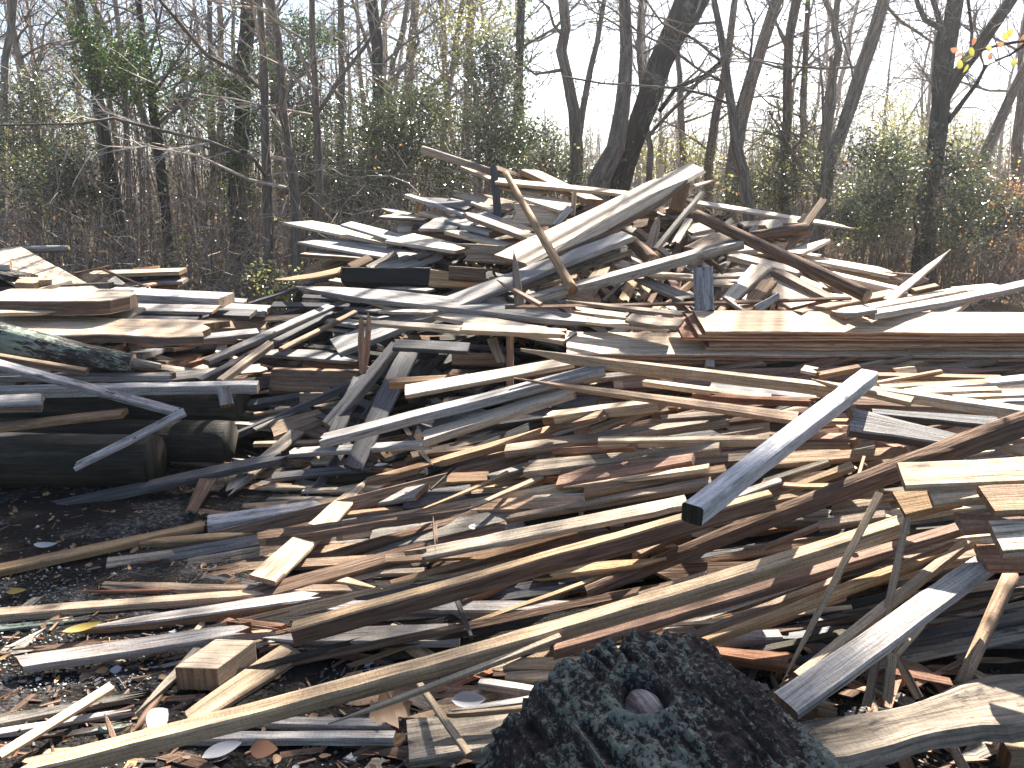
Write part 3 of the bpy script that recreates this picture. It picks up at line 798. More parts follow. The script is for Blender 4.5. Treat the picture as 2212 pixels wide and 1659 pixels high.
# ---- on the bare ground, left
N('batten', 'batten', ('F1', 'F2'), (-60, 1010, 280, 462), (62, 70), 'D', 'long dark blue batten lying on bare soil below the logs', t=4, l=1, group=FG, d=(3.95, 4.35), k=.3, e='cs')
N('bark_strip', 'bark', 'F1', (1850, 575, 1640, 960), (150, 90), 'B', 'curled brown bark strip leaning on the dark blue batten', t=1.5, l=2, k=.5, e='rs', group=FG)
N('board', 'board', ('F2', 'F1'), (360, 260, 1950, 790), 100, 'M', 'rotten grey board end pointing down left beside the bark strip', t=3, l=1, k=.4, e='cs', group=FG)
N('batten', 'batten', 'F1', (-60, 1455, 1790, 1058), (70, 52), 'Y', 'long pale batten lying on the dark soil at the left', t=4, l=2, k=.4, group=FG)
N('beam', 'beam', ('F1', 'F2'), (1790, 1030, 600, 885), (80, 75), 'S', 'short squared grey beam with shaded front face', t=8, l=3, k=.2, group=FG, e='cb')
N('stick', 'stick', 'F1', (1215, 1215, 2180, 1150), (40, 60), 'Y', 'pale chamfered stick just below the squared grey beam', t=5, l=1.5, e='cp', group=FG)
N('slab', 'slab', ('F1', 'F1'), (920, 1400, 2212, 1215), (85, 50), 'M', 'rounded brown slab with bark remnants under the chamfered stick', t=4, l=1, k=.55, group=FG)
N('bark_strip', 'bark', ('F1', 'F2'), (1880, 1500, 140, 1380), 120, 'B', 'plate of ridged bark lying under the tan plank', t=2, l=0, group=FG, e='ss')
N('slab', 'slab', ('F1', 'F2'), (880, 1590, 1050, 1635), (50, 70), 'T', 'long splintery brown slab above the pale foreground boards', t=3, l=1, k=.5, e='ps', wan=.02, group=FG)
N('stick', 'stick', ('F1', 'F1'), (700, 1650, 2200, 1612), 26, 'R', 'thin reddish splinter just below the long splintery slab', t=2, l=1, e='ps', group=FG)
# ================================================================ middle valley
g = MG
N('plank', 'plank', 'F2', (960, 680, 60, 1540), (110, 220), 'Y', 'wide tan plank slanting down left with a small sunlit patch', t=2.5, l=3.5, k=.3, e='pc', group=g)
N('slab', 'slab', 'F2', (-20, 1170, 1850, 935), (80, 50), 'B', 'long dark red splintery slab lying across the tan plank', t=3, l=4.5, k=.5, e='sp', wan=.02, group=g)
N('board', 'board', 'F2', (970, 1225, 2320, 1020), (220, 210), 'M', 'wide grey brown board with a dark knot near its end', t=4, l=1.5, k=.5, group=g)
N('stick', 'stick', 'F2', (1540, 1000, 1555, 1230), 40, 'R', 'short red splinter lying across the wide knotty board', t=2, l=3, k=.6, e='ss', group=g)
N('board', 'board', 'F2', (780, 890, 1430, 775), 95, 'G', 'grey board end emerging behind the tan plank', t=2.5, l=1, k=.4, group=g)
N('beam', 'beam', ('B', 'F2'), (1205, 1020, 610, 205), (75, 95), 'G', 'pale blue beam leaning down left out of the dark hollow', t=7, l=2, k=.5, group=g, d=(5.0, 4.55))
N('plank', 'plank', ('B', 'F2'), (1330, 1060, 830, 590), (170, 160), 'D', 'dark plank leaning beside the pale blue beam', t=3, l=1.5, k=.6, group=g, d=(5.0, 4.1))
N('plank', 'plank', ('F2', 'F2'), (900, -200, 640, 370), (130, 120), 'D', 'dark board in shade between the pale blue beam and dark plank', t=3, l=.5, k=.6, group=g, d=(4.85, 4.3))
N('batten', 'batten', ('F2', 'F3'), (545, 325, 790, 348), (62, 55), 'G', 'long two-toned grey batten across the middle of the heap', t=4.5, l=5, k=.15, group=g, d=(3.95, 4.0))
N('plank', 'plank', ('F2', 'F3'), (1425, 312, 520, 545), (85, 75), 'W', 'pale knotted plank end just right of the two-toned batten', t=4, l=5, k=.25, group=g, d=(3.85, 3.95))
N('board', 'board', 'F2', (290, 440, 1540, 360), (56, 50), 'G', 'thin grey board below the two-toned batten', t=3, l=2, k=.4, group=g)
N('board', 'board', ('F2', 'F3'), (945, 690, 400, 870), (40, 50), 'T', 'long orange-edged board rising right from the tan plank', t=4, l=2, k=.15, group=g)
N('splinter', 'splinter', 'F2', (1240, 1010, 2180, 615), (16, 26), 'Y', 'thin curved yellow splinter over the shaded middle boards', t=1.2, l=3, k=.5, e='pc', group=g, bow=-.02)
N('splinter', 'splinter', ('F2', 'F3'), (1670, 1000, 260, 1300), (26, 40), 'Y', 'thicker tan splinter ending in a point above the knotty board', t=1.5, l=3, k=.5, e='pc', group=g)
N('plank', 'plank', ('F2', 'H3'), (1440, 1315, 1510, 215), (95, 105), 'Y', 'pale mottled plank with flaking end in mid foreground', t=2.5, l=3, k=.3, group=g, e='sc')
N('board', 'board', 'F2', (1650, 665, 2010, 655), 90, 'T', 'short brown board end in the shaded middle', t=3, l=1, k=.6, group=g)
N('stick', 'stick', 'F2', (1995, 660, 2300, 575), 50, 'M', 'rough grey stick end above the brown board', t=4, l=2, k=.4, group=g)
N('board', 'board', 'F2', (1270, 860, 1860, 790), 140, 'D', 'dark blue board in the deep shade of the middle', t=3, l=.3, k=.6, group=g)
N('stick', 'stick', 'F2', (700, 1500, 1460, 1465), (34, 50), 'Y', 'pale yellow lath lying low on the soil', t=2, l=1, k=.4, group=FG)
N('wedge', 'wedge', 'F2', (600, 1510, 1090, 1632), (80, 14), 'Y', 'yellow split wedge tapering to the right on the soil', t=2, l=2, k=.4, e='cp', group=FG)
N('batten', 'batten', ('F2', 'H3'), (1160, 1575, 560, 480), (50, 55), 'T', 'tan batten running up right under the mottled plank', t=3, l=1.5, k=.4, group=FG)
N('board', 'board', 'F2', (480, 1275, 970, 1235), 90, 'M', 'grey brown board end left of the wide knotty board', t=3, l=.5, k=.5, group=g)
N('board', 'board', 'F2', (120, 255, 720, 75), (140, 90), 'T', 'shaded brown board rising right at the edge of the hollow', t=3, l=.5, k=.6, group=g, wan=.01)
N('board', 'board', 'F2', (-20, 368, 545, 352), 30, 'T', 'thin brown lath ending under the two-toned batten', t=2.5, l=.5, group=g)
N('stick', 'stick', 'F2', (-20, 112, 360, 62), 20, 'T', 'thin tan stick in the dark hollow', t=2, l=0, group=g)
N('stick', 'stick', 'F2', (-20, 248, 340, 95), 28, 'M', 'rough grey stick crossing the dark hollow edge', t=2, l=.6, group=g)
N('offcut', 'offcut', 'F2', (480, 505, 690, 500), 75, 'W', 'small pale sawn chip below the thin grey board', t=3, l=2, k=.5, group=g)
N('offcut', 'offcut', 'F2', (640, 500, 680, 640), 90, 'T', 'small tan offcut standing beside the pale sawn chip', t=3, l=1.5, k=.6, e='cs', group=g)
N('stick', 'stick', 'F2', (40, 742, 545, 748), 30, 'Y', 'short yellowish stick among bark litter', t=2.5, l=.6, e='sc', group=FG)
N('stick', 'stick', 'F2', (410, 775, 1110, 745), 26, 'Y', 'slim yellowish stick running behind the tan plank', t=2, l=.6, group=FG)
N('stick', 'stick', 'F2', (90, 848, 660, 838), 24, 'M', 'slim grey stick just above the squared beam', t=2, l=.8, group=FG)
N('board', 'board', ('F2', 'H3'), (1810, 905, 640, 230), 110, 'T', 'brown shaded board behind the wide knotty board', t=3, l=.5, k=.6, group=g)
N('board', 'board', 'F2', (140, 655, 1010, 560), 60, 'D', 'dark damp board under the small chips', t=3, l=.2, k=.5, group=g)
RND('stick', 'stick', 'F2', (1510, 770, 1740, 560), (24, 20), 'K', 'blackened crooked stick in the shaded middle', l=3, group=g, sides=8, wob=.02)
# ---- upper left flank
N('plank', 'plank', 'D', (628, 476, 858, 520), (16, 22), 'W', 'white plank jutting out furthest left from the upper heap', t=2.5, l=2, k=.25, group=g, d=(7.9, 7.4), e='bc')
N('plank', 'plank', 'D', (748, 481, 872, 516), (14, 20), 'G', 'grey plank overlapping the white plank that juts left', t=2.5, l=3, k=.4, group=g, d=(7.6, 7.2))
N('plank', 'plank', 'B', (450, 120, 1420, 285), (85, 95), 'G', 'pale plank with banded shadows second from the left flank top', t=2.5, l=3, k=.3, group=g, d=(7.6, 6.9), e='bc')
N('plank', 'plank', 'B', (740, 105, 1220, 175), 60, 'W', 'white board lying behind the banded plank', t=2, l=1, k=.25, group=g, d=(7.7, 7.2))
N('slab', 'slab', 'B', (455, 232, 1020, 270), 40, 'W', 'bark-edged pale slab under the banded plank', t=4, l=1.5, k=.15, side='B', group=g, d=(7.3, 7.0))
N('plank', 'plank', 'B', (1245, 100, 1790, 205), (110, 65), 'W', 'blue white plank with a wedge of shade on the upper flank', t=3, l=3, k=.25, group=g, d=(7.0, 6.6))
N('offcut', 'offcut', 'B', (1225, 20, 1375, 12), 72, 'W', 'small sunlit offcut beside the burnt log end', t=3, l=1, k=.5, group=g, d=(7.4, 7.4))
RND('log', 'log', 'B', (1375, 50, 1680, 110), (95, 80), 'B', 'short dark log end between pale planks on the upper flank', l=1, group=g, d=(7.3, 7.0))
N('slab', 'slab', 'B', (1790, 230, 2300, 260), (150, 150), 'T', 'split brown slab facing the camera above the black timber', t=5, l=3, k=.75, e='ss', group=g, d=(6.5, 6.5))
N('timber', 'beam', 'B', (725, 425, 1505, 445), (130, 150), 'K', 'blackened square timber on the left flank', t=14, l=3, k=.8, group=g, d=(6.5, 6.4), wan=.015)
N('offcut', 'offcut', 'B', (1495, 455, 1970, 490), (150, 110), 'Y', 'pale sawn board end right of the blackened timber', t=3, l=2.5, k=.7, group=g, d=(6.35, 6.35))
N('slab', 'slab', 'B', (1665, 405, 2010, 425), 110, 'B', 'purple brown bark chunk resting on the pale sawn board', t=5, l=4, k=.7, e='cs', group=g, d=(6.3, 6.3))
N('splinter', 'splinter', 'B', (160, 470, 730, 385), (26, 52), 'Y', 'curled orange strip jutting left below the planks', t=1.5, l=2.5, k=.6, e='pc', group=g, d=(6.9, 6.6), bow=-.02)
N('offcut', 'offcut', 'B', (650, 465, 800, 490), 36, 'T', 'small red tan offcut at the foot of the blackened timber', t=3, l=3, group=g)
N('board', 'board', 'B', (780, 492, 1510, 560), 26, 'G', 'thin blue grey board under the blackened timber', t=2, l=2, group=g)
N('plank', 'plank', 'D', (638, 618, 1400, 707), (26, 22), 'G', 'very long weathered grey plank crossing the heap left of centre', t=4, l=5, k=.25, group=g, d=(6.2, 5.0), e='pp', bow=.006)
N('plank', 'plank', 'D', (752, 640, 1232, 727), (14, 26), 'W', 'long pale plank lying directly below the weathered grey one', t=3, l=5.2, k=.45, group=g, d=(6.05, 4.9), e='pc')
N('plank', 'plank', ('B', 'C'), (675, 1045, 1000, 722), (140, 80), 'G', 'very long bluish plank rising from the left up to the crest', t=4, l=4, k=.2, group=g, d=(5.35, 6.0))
N('beam', 'beam', 'C', (30, 1165, 1015, 835), (60, 58), 'M', 'weathered beam directly below the rising bluish plank', t=5, l=2.5, k=.6, group=g, d=(5.7, 5.95))
N('lath', 'lath', 'B', (835, 820, 1770, 890), (36, 56), 'Y', 'yellow lath with a curled pointed tip over the bluish plank', t=2.5, l=6, k=.5, e='pc', group=g, d=(5.1, 4.9))
N('lath', 'lath', ('B', 'F3'), (1768, 870, 470, 60), (72, 56), 'Y', 'yellow board end overlapping the curled lath', t=3, l=6.2, k=.45, group=g, d=(4.85, 4.75))
N('bark_strip', 'bark', 'B', (948, 800, 918, 1290), (50, 28), 'R', 'shaggy red bark strip hanging down in front of the bluish plank', t=2, l=6.5, k=.9, e='sp', group=g, d=(5.0, 4.9), wan=.02)
N('board', 'board', 'B', (60, 1090, 960, 1140), (60, 95), 'G', 'cracked silvery board with splintered end in the hollow', t=2.5, l=1.5, k=.35, e='ss', group=g)
N('plank', 'plank', 'B', (120, 1340, 880, 1350), (190, 200), 'T', 'wide stained plank facing the camera in the hollow', t=4, l=1, k=.8, group=g, wan=.01)
N('board', 'board', 'B', (400, 1205, 940, 1225), 60, 'R', 'dark red board under the cracked silvery board', t=3, l=.8, k=.8, group=g)
N('board', 'board', 'B', (375, 1490, 740, 1490), 90, 'T', 'short brown board below the wide stained plank', t=3, l=.5, k=.8, group=g)
N('batten', 'batten', ('A', 'B'), (1775, 1165, 640, 690), (40, 46), 'G', 'long grey batten bridging from the left heap up to the main heap', t=4, l=3, k=.25, group=g, d=(5.2, 6.5))
N('batten', 'batten', ('A', 'B'), (1720, 1330, 650, 745), (36, 40), 'D', 'long dark batten close below the bridging grey one', t=4, l=2.5, k=.25, group=g, d=(5.0, 6.4))
N('batten', 'batten', ('A', 'B'), (1895, 1330, 130, 1000), (40, 46), 'T', 'orange brown batten below the dark bridging batten', t=5, l=2.5, k=.3, group=g, d=(4.95, 5.6))
N('stick', 'stick', 'B', (215, 1062, 860, 738), (32, 28), 'T', 'slim brown stick rising right through the hollow', t=3, l=2.5, k=.4, group=g, d=(5.2, 6.0))
N('board', 'board', 'B', (140, 682, 820, 690), (48, 30), 'D', 'long thin dark board with a tan end near the tree trunks', t=2, l=2.5, k=.6, group=g)
N('board', 'board', 'B', (405, 612, 775, 628), 34, 'D', 'short dark board above the thin dark board', t=2, l=2.3, k=.6, group=g)
N('board', 'board', 'B', (765, 622, 930, 645), 34, 'W', 'sunlit white board end on the left flank', t=2, l=2, k=.3, group=g)
N('board', 'board', 'B', (675, 815, 920, 845), 50, 'G', 'bluish board end left of the curled lath', t=3, l=3, k=.35, group=g)
N('offcut', 'offcut', 'B', (585, 808, 680, 818), 26, 'W', 'small white-cornered offcut beside the bluish board end', t=3, l=2.5, group=g)
N('board', 'board', 'B', (830, 765, 1110, 795), 24, 'G', 'thin pale board edge in the shaded flank', t=2, l=2.2, group=g)
N('board', 'board', 'B', (800, 712, 1110, 742), 26, 'D', 'thin dark board beneath the long weathered plank', t=2, l=2.3, group=g)
N('stick', 'stick', 'B', (580, 890, 810, 912), 18, 'W', 'small pale stick deep in the hollow', t=1.5, l=2, group=g)
N('board', 'board', 'B', (1180, 1020, 1840, 1050), 80, 'D', 'dark blue board across the hollow under the yellow laths', t=3, l=2.2, k=.5, group=g, d=(4.9, 4.85))
N('batten', 'batten', 'B', (1145, 1340, 1850, 1300), 52, 'T', 'pinkish brown batten with a sawn end beside the pale plank', t=5, l=3.5, k=.6, group=g, d=(4.45, 4.5))
N('plank', 'plank', ('B', 'F3'), (1285, 1425, 530, 300), (95, 75), 'W', 'pale knotty plank rising right above the two-toned batten', t=2.5, l=5, k=.3, group=g, d=(4.3, 4.35))
N('board', 'board', 'B', (1690, 1155, 2170, 1160), 110, 'T', 'shaded brown board deep under the yellow laths', t=3, l=1, k=.8, group=g)
N('offcut', 'offcut', 'B', (2040, 975, 2120, 1185), 92, 'Y', 'splintered yellow brown stub below the yellow laths', t=3, l=3, k=.8, e='cs', group=g)
N('post', 'post', ('B', 'B'), (2195, 960, 2195, 1420), 64, 'T', 'upright post propping up the yellow laths', t=6, l=2, k=.8, group=g, d=(4.75, 4.55))
N('post', 'post', 'C', (15, 870, 65, 1335), (44, 90), 'T', 'pointed split post standing in front of the bluish plank', t=4, l=5.5, k=.8, e='pc', group=g, d=(5.45, 5.2))
N('stick', 'stick', 'C', (-130, 1120, 250, 1325), (22, 34), 'R', 'splintered red stick leaning past the pointed post', t=2.5, l=6, k=.6, e='pc', group=g, d=(5.4, 5.1))
N('board', 'board', 'B', (815, 355, 990, 275), 70, 'T', 'short tan board end tilted up on the left flank', t=2.5, l=3, k=.6, group=g, d=(6.8, 6.9))
N('board', 'board', 'B', (965, 362, 1205, 235), 40, 'M', 'narrow brown board end tilted up beside the short tan one', t=5, l=3.2, k=.4, group=g, d=(6.75, 6.9))
N('board', 'board', 'B', (1000, 385, 1400, 300), 80, 'M', 'grey brown board tilted over the blackened timber', t=2.5, l=3, k=.4, group=g, d=(6.6, 6.75))
N('board', 'board', 'B', (1240, 395, 1610, 255), 34, 'G', 'thin blue grey board tilted over the blackened timber', t=2.5, l=3.2, k=.4, group=g, d=(6.55, 6.75))
N('stick', 'stick', 'B', (1080, 735, 1565, 745), 28, 'W', 'thin pale stick lying on the rising bluish plank', t=2, l=5.4, k=.4, e='cs', group=g, d=(5.7, 5.4))
# ---- crest, left half (J)
RND('pole', 'pole', 'J', (380, 72, 870, 225), (58, 46), 'T', 'brown pole jutting left from the very crest', l=1, group=g, d=(8.0, 7.6))
N('stick', 'stick', 'J', (670, 185, 880, 278), 26, 'Y', 'thin yellow stick just below the jutting crest pole', group=g, d=(7.8, 7.6))
N('post', 'post', 'J', (890, 195, 935, 665), (50, 60), 'D', 'dark upright post standing at the left of the crest', t=6, l=3, k=.85, group=g, d=(7.45, 7.2))
N('bark_strip', 'bark', 'J', (905, 195, 1180, 292), (36, 16), 'B', 'dark sheet of bark lying on the crest behind the dark post', t=1.5, l=1, k=.5, group=g, d=(7.7, 7.6))
N('stick', 'stick', ('J', 'C'), (905, 285, 1210, 388), (34, 26), 'W', 'long pale stick lying level along the crest', t=3, l=2.5, k=.35, group=g, d=(7.4, 7.1))
N('board', 'board', 'J', (930, 318, 1260, 385), 40, 'Y', 'yellowish board under the level crest stick', t=2.5, l=1.8, k=.4, group=g, d=(7.4, 7.2))
N('plank', 'plank', 'C', (100, 380, 500, 495), (70, 100), 'W', 'pale broad board behind the leaning yellow pole', t=3, l=1.5, k=.35, group=g, d=(7.2, 6.9))
N('board', 'board', 'J', (610, 385, 1040, 485), (44, 60), 'Y', 'splintered yellow board left of the dark post', t=2.5, l=2, k=.6, e='sc', group=g, d=(7.7, 7.4))
N('splinter', 'splinter', 'J', (780, 380, 1040, 455), (16, 30), 'Y', 'small yellow splinter above the splintered yellow board', t=2, l=1.5, k=.6, e='ps', group=g, d=(7.7, 7.5))
N('stick', 'stick', 'J', (745, 440, 910, 505), 30, 'W', 'short pale stick touching the dark post', t=3, l=2.5, k=.3, group=g, d=(7.4, 7.3))
N('board', 'board', 'J', (360, 412, 745, 478), (30, 70), 'D', 'dark grey board pointing left on the upper flank', t=2, l=2, k=.55, group=g, d=(7.8, 7.3), e='pc')
N('board', 'board', 'J', (270, 390, 695, 532), 20, 'G', 'thin edge-lit board under the dark grey pointing board', t=3, l=2.2, k=.2, group=g, d=(7.85, 7.2))
N('offcut', 'offcut', 'J', (392, 360, 338, 525), 40, 'Y', 'yellow broken stub standing up at the left of the upper flank', t=2.5, l=1, k=.85, e='sc', group=g, d=(7.8, 7.75))
N('board', 'board', 'J', (80, 490, 275, 535), (14, 30), 'G', 'grey pointed board tip at the far left of the upper flank', t=1.5, l=2, k=.4, e='pc', group=g, d=(8.0, 7.7))
N('board', 'board', 'J', (110, 540, 435, 562), 30, 'W', 'white dark-edged board tip below the grey pointed tip', t=3.5, l=2.2, k=.25, group=g, d=(7.7, 7.4), side='D')
N('board', 'board', 'J', (360, 515, 590, 565), 36, 'W', 'small sunlit board beside the grey block', t=2, l=1.5, k=.3, group=g, d=(7.5, 7.3))
N('offcut', 'offcut', 'J', (420, 590, 650, 620), (110, 60), 'G', 'grey board end tilted up among white planks', t=3, l=2.5, k=.6, group=g, d=(7.25, 7.0))
N('plank', 'plank', 'J', (590, 562, 930, 650), (50, 70), 'G', 'bluish plank pointing left beside the grey board end', t=4, l=2.8, k=.3, group=g, d=(7.25, 6.8))
N('plank', 'plank', 'J', (690, 520, 1195, 705), (40, 46), 'T', 'long slim plank with a dark rounded end below the dark post', t=4, l=4, k=.25, group=g, d=(7.1, 6.55), e='rc')
N('plank', 'plank', 'J', (570, 648, 1100, 778), (30, 34), 'W', 'slim white plank running down to the split brown slab', t=3.5, l=3.6, k=.2, group=g, d=(7.0, 6.5))
RND('log', 'log', 'J', (330, 630, 530, 670), (64, 50), 'K', 'charred log end under the small sunlit board', l=1.5, group=g, d=(7.3, 7.1))
N('board', 'board', 'J', (800, 520, 1010, 605), 38, 'G', 'bluish board crossing behind the dark post foot', t=2, l=2, k=.3, group=g, d=(7.2, 7.0))
N('board', 'board', 'J', (970, 565, 1180, 655), 44, 'W', 'sunlit board right of the dark post foot', t=2.5, l=2.4, k=.3, group=g, d=(7.1, 6.8))
N('offcut', 'offcut', 'J', (565, 425, 710, 458), 28, 'G', 'small grey plank corner above the dark pointing board', t=2, l=1, k=.3, group=g, d=(7.7, 7.6))
RND('stick', 'stick', 'J', (975, 772, 1195, 702), 12, 'B', 'dark twig beside the split brown slab', l=5, group=g, sides=6, d=(6.5, 6.5))
# ---- crest, right half (C, K)
N('plank', 'plank', 'C', (-20, 940, 1640, 115), (190, 110), 'W', 'very long sunlit white plank rising right to the top of the heap', t=3, l=2.5, k=.28, group=g, d=(6.0, 7.6), e='cb', wan=.008)
N('slab', 'slab', 'C', (330, 905, 1505, 255), (95, 90), 'Y', 'long tapered slab with dark bark underside beside the white plank', t=5, l=4, k=.4, side='B', group=g, d=(5.9, 7.1), e='pp', wan=.015)
RND('pole', 'pole', 'C', (-55, 200, 530, 1215), (50, 88), 'Y', 'barkless yellow pole leaning across the front of the crest', l=7, group=g, d=(7.0, 5.5), rough=.05)
N('offcut', 'offcut', 'C', (510, 1225, 745, 1310), (100, 40), 'T', 'pale tan wedge at the foot of the leaning yellow pole', t=4, l=5, k=.6, e='cp', group=g, d=(5.5, 5.4))
N('plank', 'plank', 'C', (140, 165, 720, 430), (60, 60), 'T', 'brown plank with sunlit top at the middle of the crest', t=5, l=1, k=.05, group=g, d=(7.7, 7.2))
N('board', 'board', 'C', (10, 545, 440, 570), (180, 170), 'W', 'rough sawn square board end lit on the crest', t=3, l=2, k=.75, group=g, d=(7.0, 6.9))
N('board', 'board', 'C', (370, 650, 505, 490), (50, 60), 'G', 'short grey board standing on end beside the sawn square board', t=3, l=3, k=.7, group=g, d=(6.8, 6.9))
N('offcut', 'offcut', 'C', (525, 565, 540, 350), 42, 'W', 'small white stub standing on the crest', t=3, l=3, k=.8, group=g, d=(7.0, 7.05))
N('offcut', 'offcut', 'C', (1270, 345, 1300, 115), 50, 'W', 'blinding white stub standing against the white plank top', t=2, l=3, k=.8, group=g, d=(7.5, 7.5))
N('board', 'board', 'C', (1410, 520, 1490, 270), (130, 110), 'T', 'brown board standing upright near the top right of the crest', t=3, l=1, k=.85, group=g, d=(7.1, 7.15))
N('batten', 'batten', 'C', (1235, 845, 1650, 350), 36, 'W', 'thin white batten tilted up to the right', t=3, l=5, k=.5, group=g, d=(6.1, 6.5))
N('splinter', 'splinter', 'C', (1510, 325, 1770, 250), (30, 10), 'W', 'sharp white splinter pointing right from the crest', t=1.5, l=1, k=.4, e='cp', group=g, d=(7.3, 7.4))
RND('pole', 'pole', ('C', 'E'), (1590, 560, 860, 1262), (90, 110), 'B', 'thick dark bark-covered pole sloping down to the right', l=7, group=g, d=(6.3, 5.0), rough=.06, capm='end')
N('lath', 'lath', ('C', 'E'), (1495, 428, 685, 655), (32, 26), 'W', 'long thin lath jutting right from behind the dark pole', t=2, l=1, k=.3, group=g, d=(7.2, 7.6), e='cs')
N('timber', 'beam', 'C', (130, 1270, 1960, 775), (44, 40), 'M', 'long squared timber with a groove in its shaded side', t=6, l=4, k=.05, group=g, d=(5.45, 5.75))
N('board', 'board', 'C', (1840, 860, 2045, 838), 56, 'G', 'bluish board end behind the squared timber tip', t=2, l=3, k=.5, group=g, d=(5.8, 5.9))
N('board', 'board', 'C', (1650, 1010, 1665, 1400), 172, 'S', 'weathered grey board standing upright behind the lumber stack', t=3, l=6, k=.85, group=g, d=(5.2, 5.0))
N('board', 'board', 'C', (1190, 850, 1270, 570), (90, 70), 'T', 'stubby pinkish board standing beside the thin white batten', t=3, l=4, k=.7, group=g, d=(6.1, 6.3), e='cp')
RND('log', 'log', 'C', (1040, 790, 1230, 970), (90, 120), 'B', 'shaggy bark-covered stub in the middle of the heap', l=4, group=g, d=(6.1, 5.8), rough=.2)
N('board', 'board', 'C', (1090, 1085, 1540, 1285), (60, 90), 'M', 'grey brown board slanting down right below the squared timber', t=3, l=2, k=.45, group=g, d=(5.6, 5.2))
N('offcut', 'offcut', 'C', (915, 965, 1080, 1015), 60, 'W', 'pale jagged offcut above the squared timber', t=3, l=3.5, k=.5, e='cs', group=g)
N('board', 'board', 'C', (960, 1300, 1070, 1080), 90, 'Y', 'tan board standing behind the squared timber', t=3, l=1, k=.8, group=g)
N('stick', 'stick', 'C', (790, 1300, 985, 1110), 40, 'T', 'slim tan stick standing in the dark gap', t=3, l=1.3, k=.7, group=g)
N('board', 'board', 'C', (610, 1290, 800, 990), (150, 110), 'Y', 'broad shaded yellow board under the squared timber', t=3, l=.5, k=.7, group=g)
N('stick', 'stick', 'C', (1120, 1290, 1200, 1170), 40, 'Y', 'little sunlit yellow stick in the dark gap', t=3, l=1, k=.7, group=g)
N('bark_strip', 'bark', ('C', 'E'), (-60, 1350, 720, 1272), (26, 22), 'B', 'very long thin strip of dark bark across the right side', t=1.5, l=6, k=.6, group=g, d=(5.2, 5.3), bow=-.004)
N('lath', 'lath', 'C', (465, 1297, 1490, 1412), (16, 40), 'T', 'fibrous brown lath just above the lumber stack', t=2, l=6, k=.5, e='pc', group=g, d=(5.1, 4.8))
N('board', 'board', 'C', (535, 1372, 1015, 1432), 50, 'Y', 'pale yellow board end with torn edge', t=2, l=5, k=.5, e='sc', group=g, d=(5.05, 4.95))
N('board', 'board', 'C', (1005, 1440, 1470, 1500), (70, 90), 'T', 'tan board leading under the lumber stack', t=2, l=5, k=.4, group=g, d=(4.95, 4.75))
N('board', 'board', 'C', (640, 1465, 1380, 1530), (40, 70), 'W', 'pale board partly hidden behind the long weathered plank', t=2, l=4, k=.4, group=g, d=(5.0, 4.8))
N('board', 'board', 'C', (1545, 850, 1830, 735), (80, 110), 'W', 'sunlit pale board left of the dark pole', t=2.5, l=3.5, k=.4, group=g)
N('board', 'board', 'C', (1500, 690, 1700, 650), 80, 'W', 'bright pale board under the upper end of the dark pole', t=2.5, l=3, k=.4, group=g)
N('board', 'board', 'C', (1405, 800, 1530, 590), 60, 'W', 'white board standing near the upper end of the dark pole', t=2.5, l=4, k=.6, group=g)
N('board', 'board', 'C', (1120, 1060, 1580, 1090), 40, 'W', 'thin sunlit board left of the upright grey board', t=2.5, l=3, k=.35, group=g)
N('board', 'board', 'C', (1730, 1085, 2025, 1068), 34, 'W', 'slim sunlit board right of the upright grey board', t=2.5, l=3, k=.35, group=g)
N('board', 'board', 'C', (1740, 1130, 1970, 1150), 56, 'W', 'broad sunlit chip right of the upright grey board', t=2.5, l=2.6, k=.35, group=g, e='cs')
N('plank', 'plank', 'C', (1855, 1300, 2140, 1000), (110, 130), 'W', 'sunlit plank slanting up right beside the upright grey board', t=3, l=4, k=.5, group=g, d=(5.3, 5.7))
N('board', 'board', 'C', (1800, 1390, 2010, 1090), (60, 50), 'T', 'dark-sided board next to the sunlit slanting plank', t=4, l=3.5, k=.6, group=g, d=(5.2, 5.6))
N('stick', 'stick', 'C', (1835, 1262, 2015, 1392), 28, 'G', 'thin grey stick leaning behind the lumber stack', t=2.5, l=5, k=.5, group=g, d=(5.2, 5.0))
N('board', 'board', 'C', (1990, 1390, 2230, 1120), (110, 110), 'T', 'brown board with a ragged sunlit end behind the lumber stack', t=4, l=4, k=.5, group=g, d=(5.1, 5.5), e='cs')
N('board', 'board', 'K', (590, 965, 760, 860), (70, 40), 'G', 'grey triangular board corner just above the lumber stack', t=2, l=5, k=.8, group=g, d=(5.0, 5.1), e='cb')
N('board', 'board', 'K', (405, 566, 910, 690), (40, 44), 'W', 'pale board passing behind the dark pole', t=4, l=4, k=.2, group=g, d=(6.2, 5.9))
N('board', 'board', 'K', (200, 500, 340, 430), 70, 'W', 'white sunlit chip left of the dark pole middle', t=2.5, l=3, k=.4, group=g)
N('board', 'board', 'K', (80, 415, 270, 395), 80, 'W', 'broad pale chip under the dark pole top', t=2.5, l=2.6, k=.5, group=g)
RND('log', 'log', 'K', (540, 440, 945, 395), (60, 96), 'B', 'short bark log with a sunlit top lying right of the crest', l=3, group=g, d=(6.6, 6.6), rough=.07)
N('board', 'board', 'K', (805, 555, 1080, 165), 52, 'T', 'brown plank standing up at the right behind the bark log', t=3, l=2.5, k=.7, group=g, d=(6.4, 6.9))
N('offcut', 'offcut', 'K', (890, 340, 955, 272), 36, 'W', 'tiny bright offcut behind the bark log', t=2, l=2, k=.6, group=g, d=(6.9, 6.9))
N('board', 'board', 'K', (845, 560, 1115, 455), (60, 28), 'W', 'white pointed board jutting right below the standing brown plank', t=3, l=2.5, k=.3, group=g, d=(6.3, 6.6), e='cs')
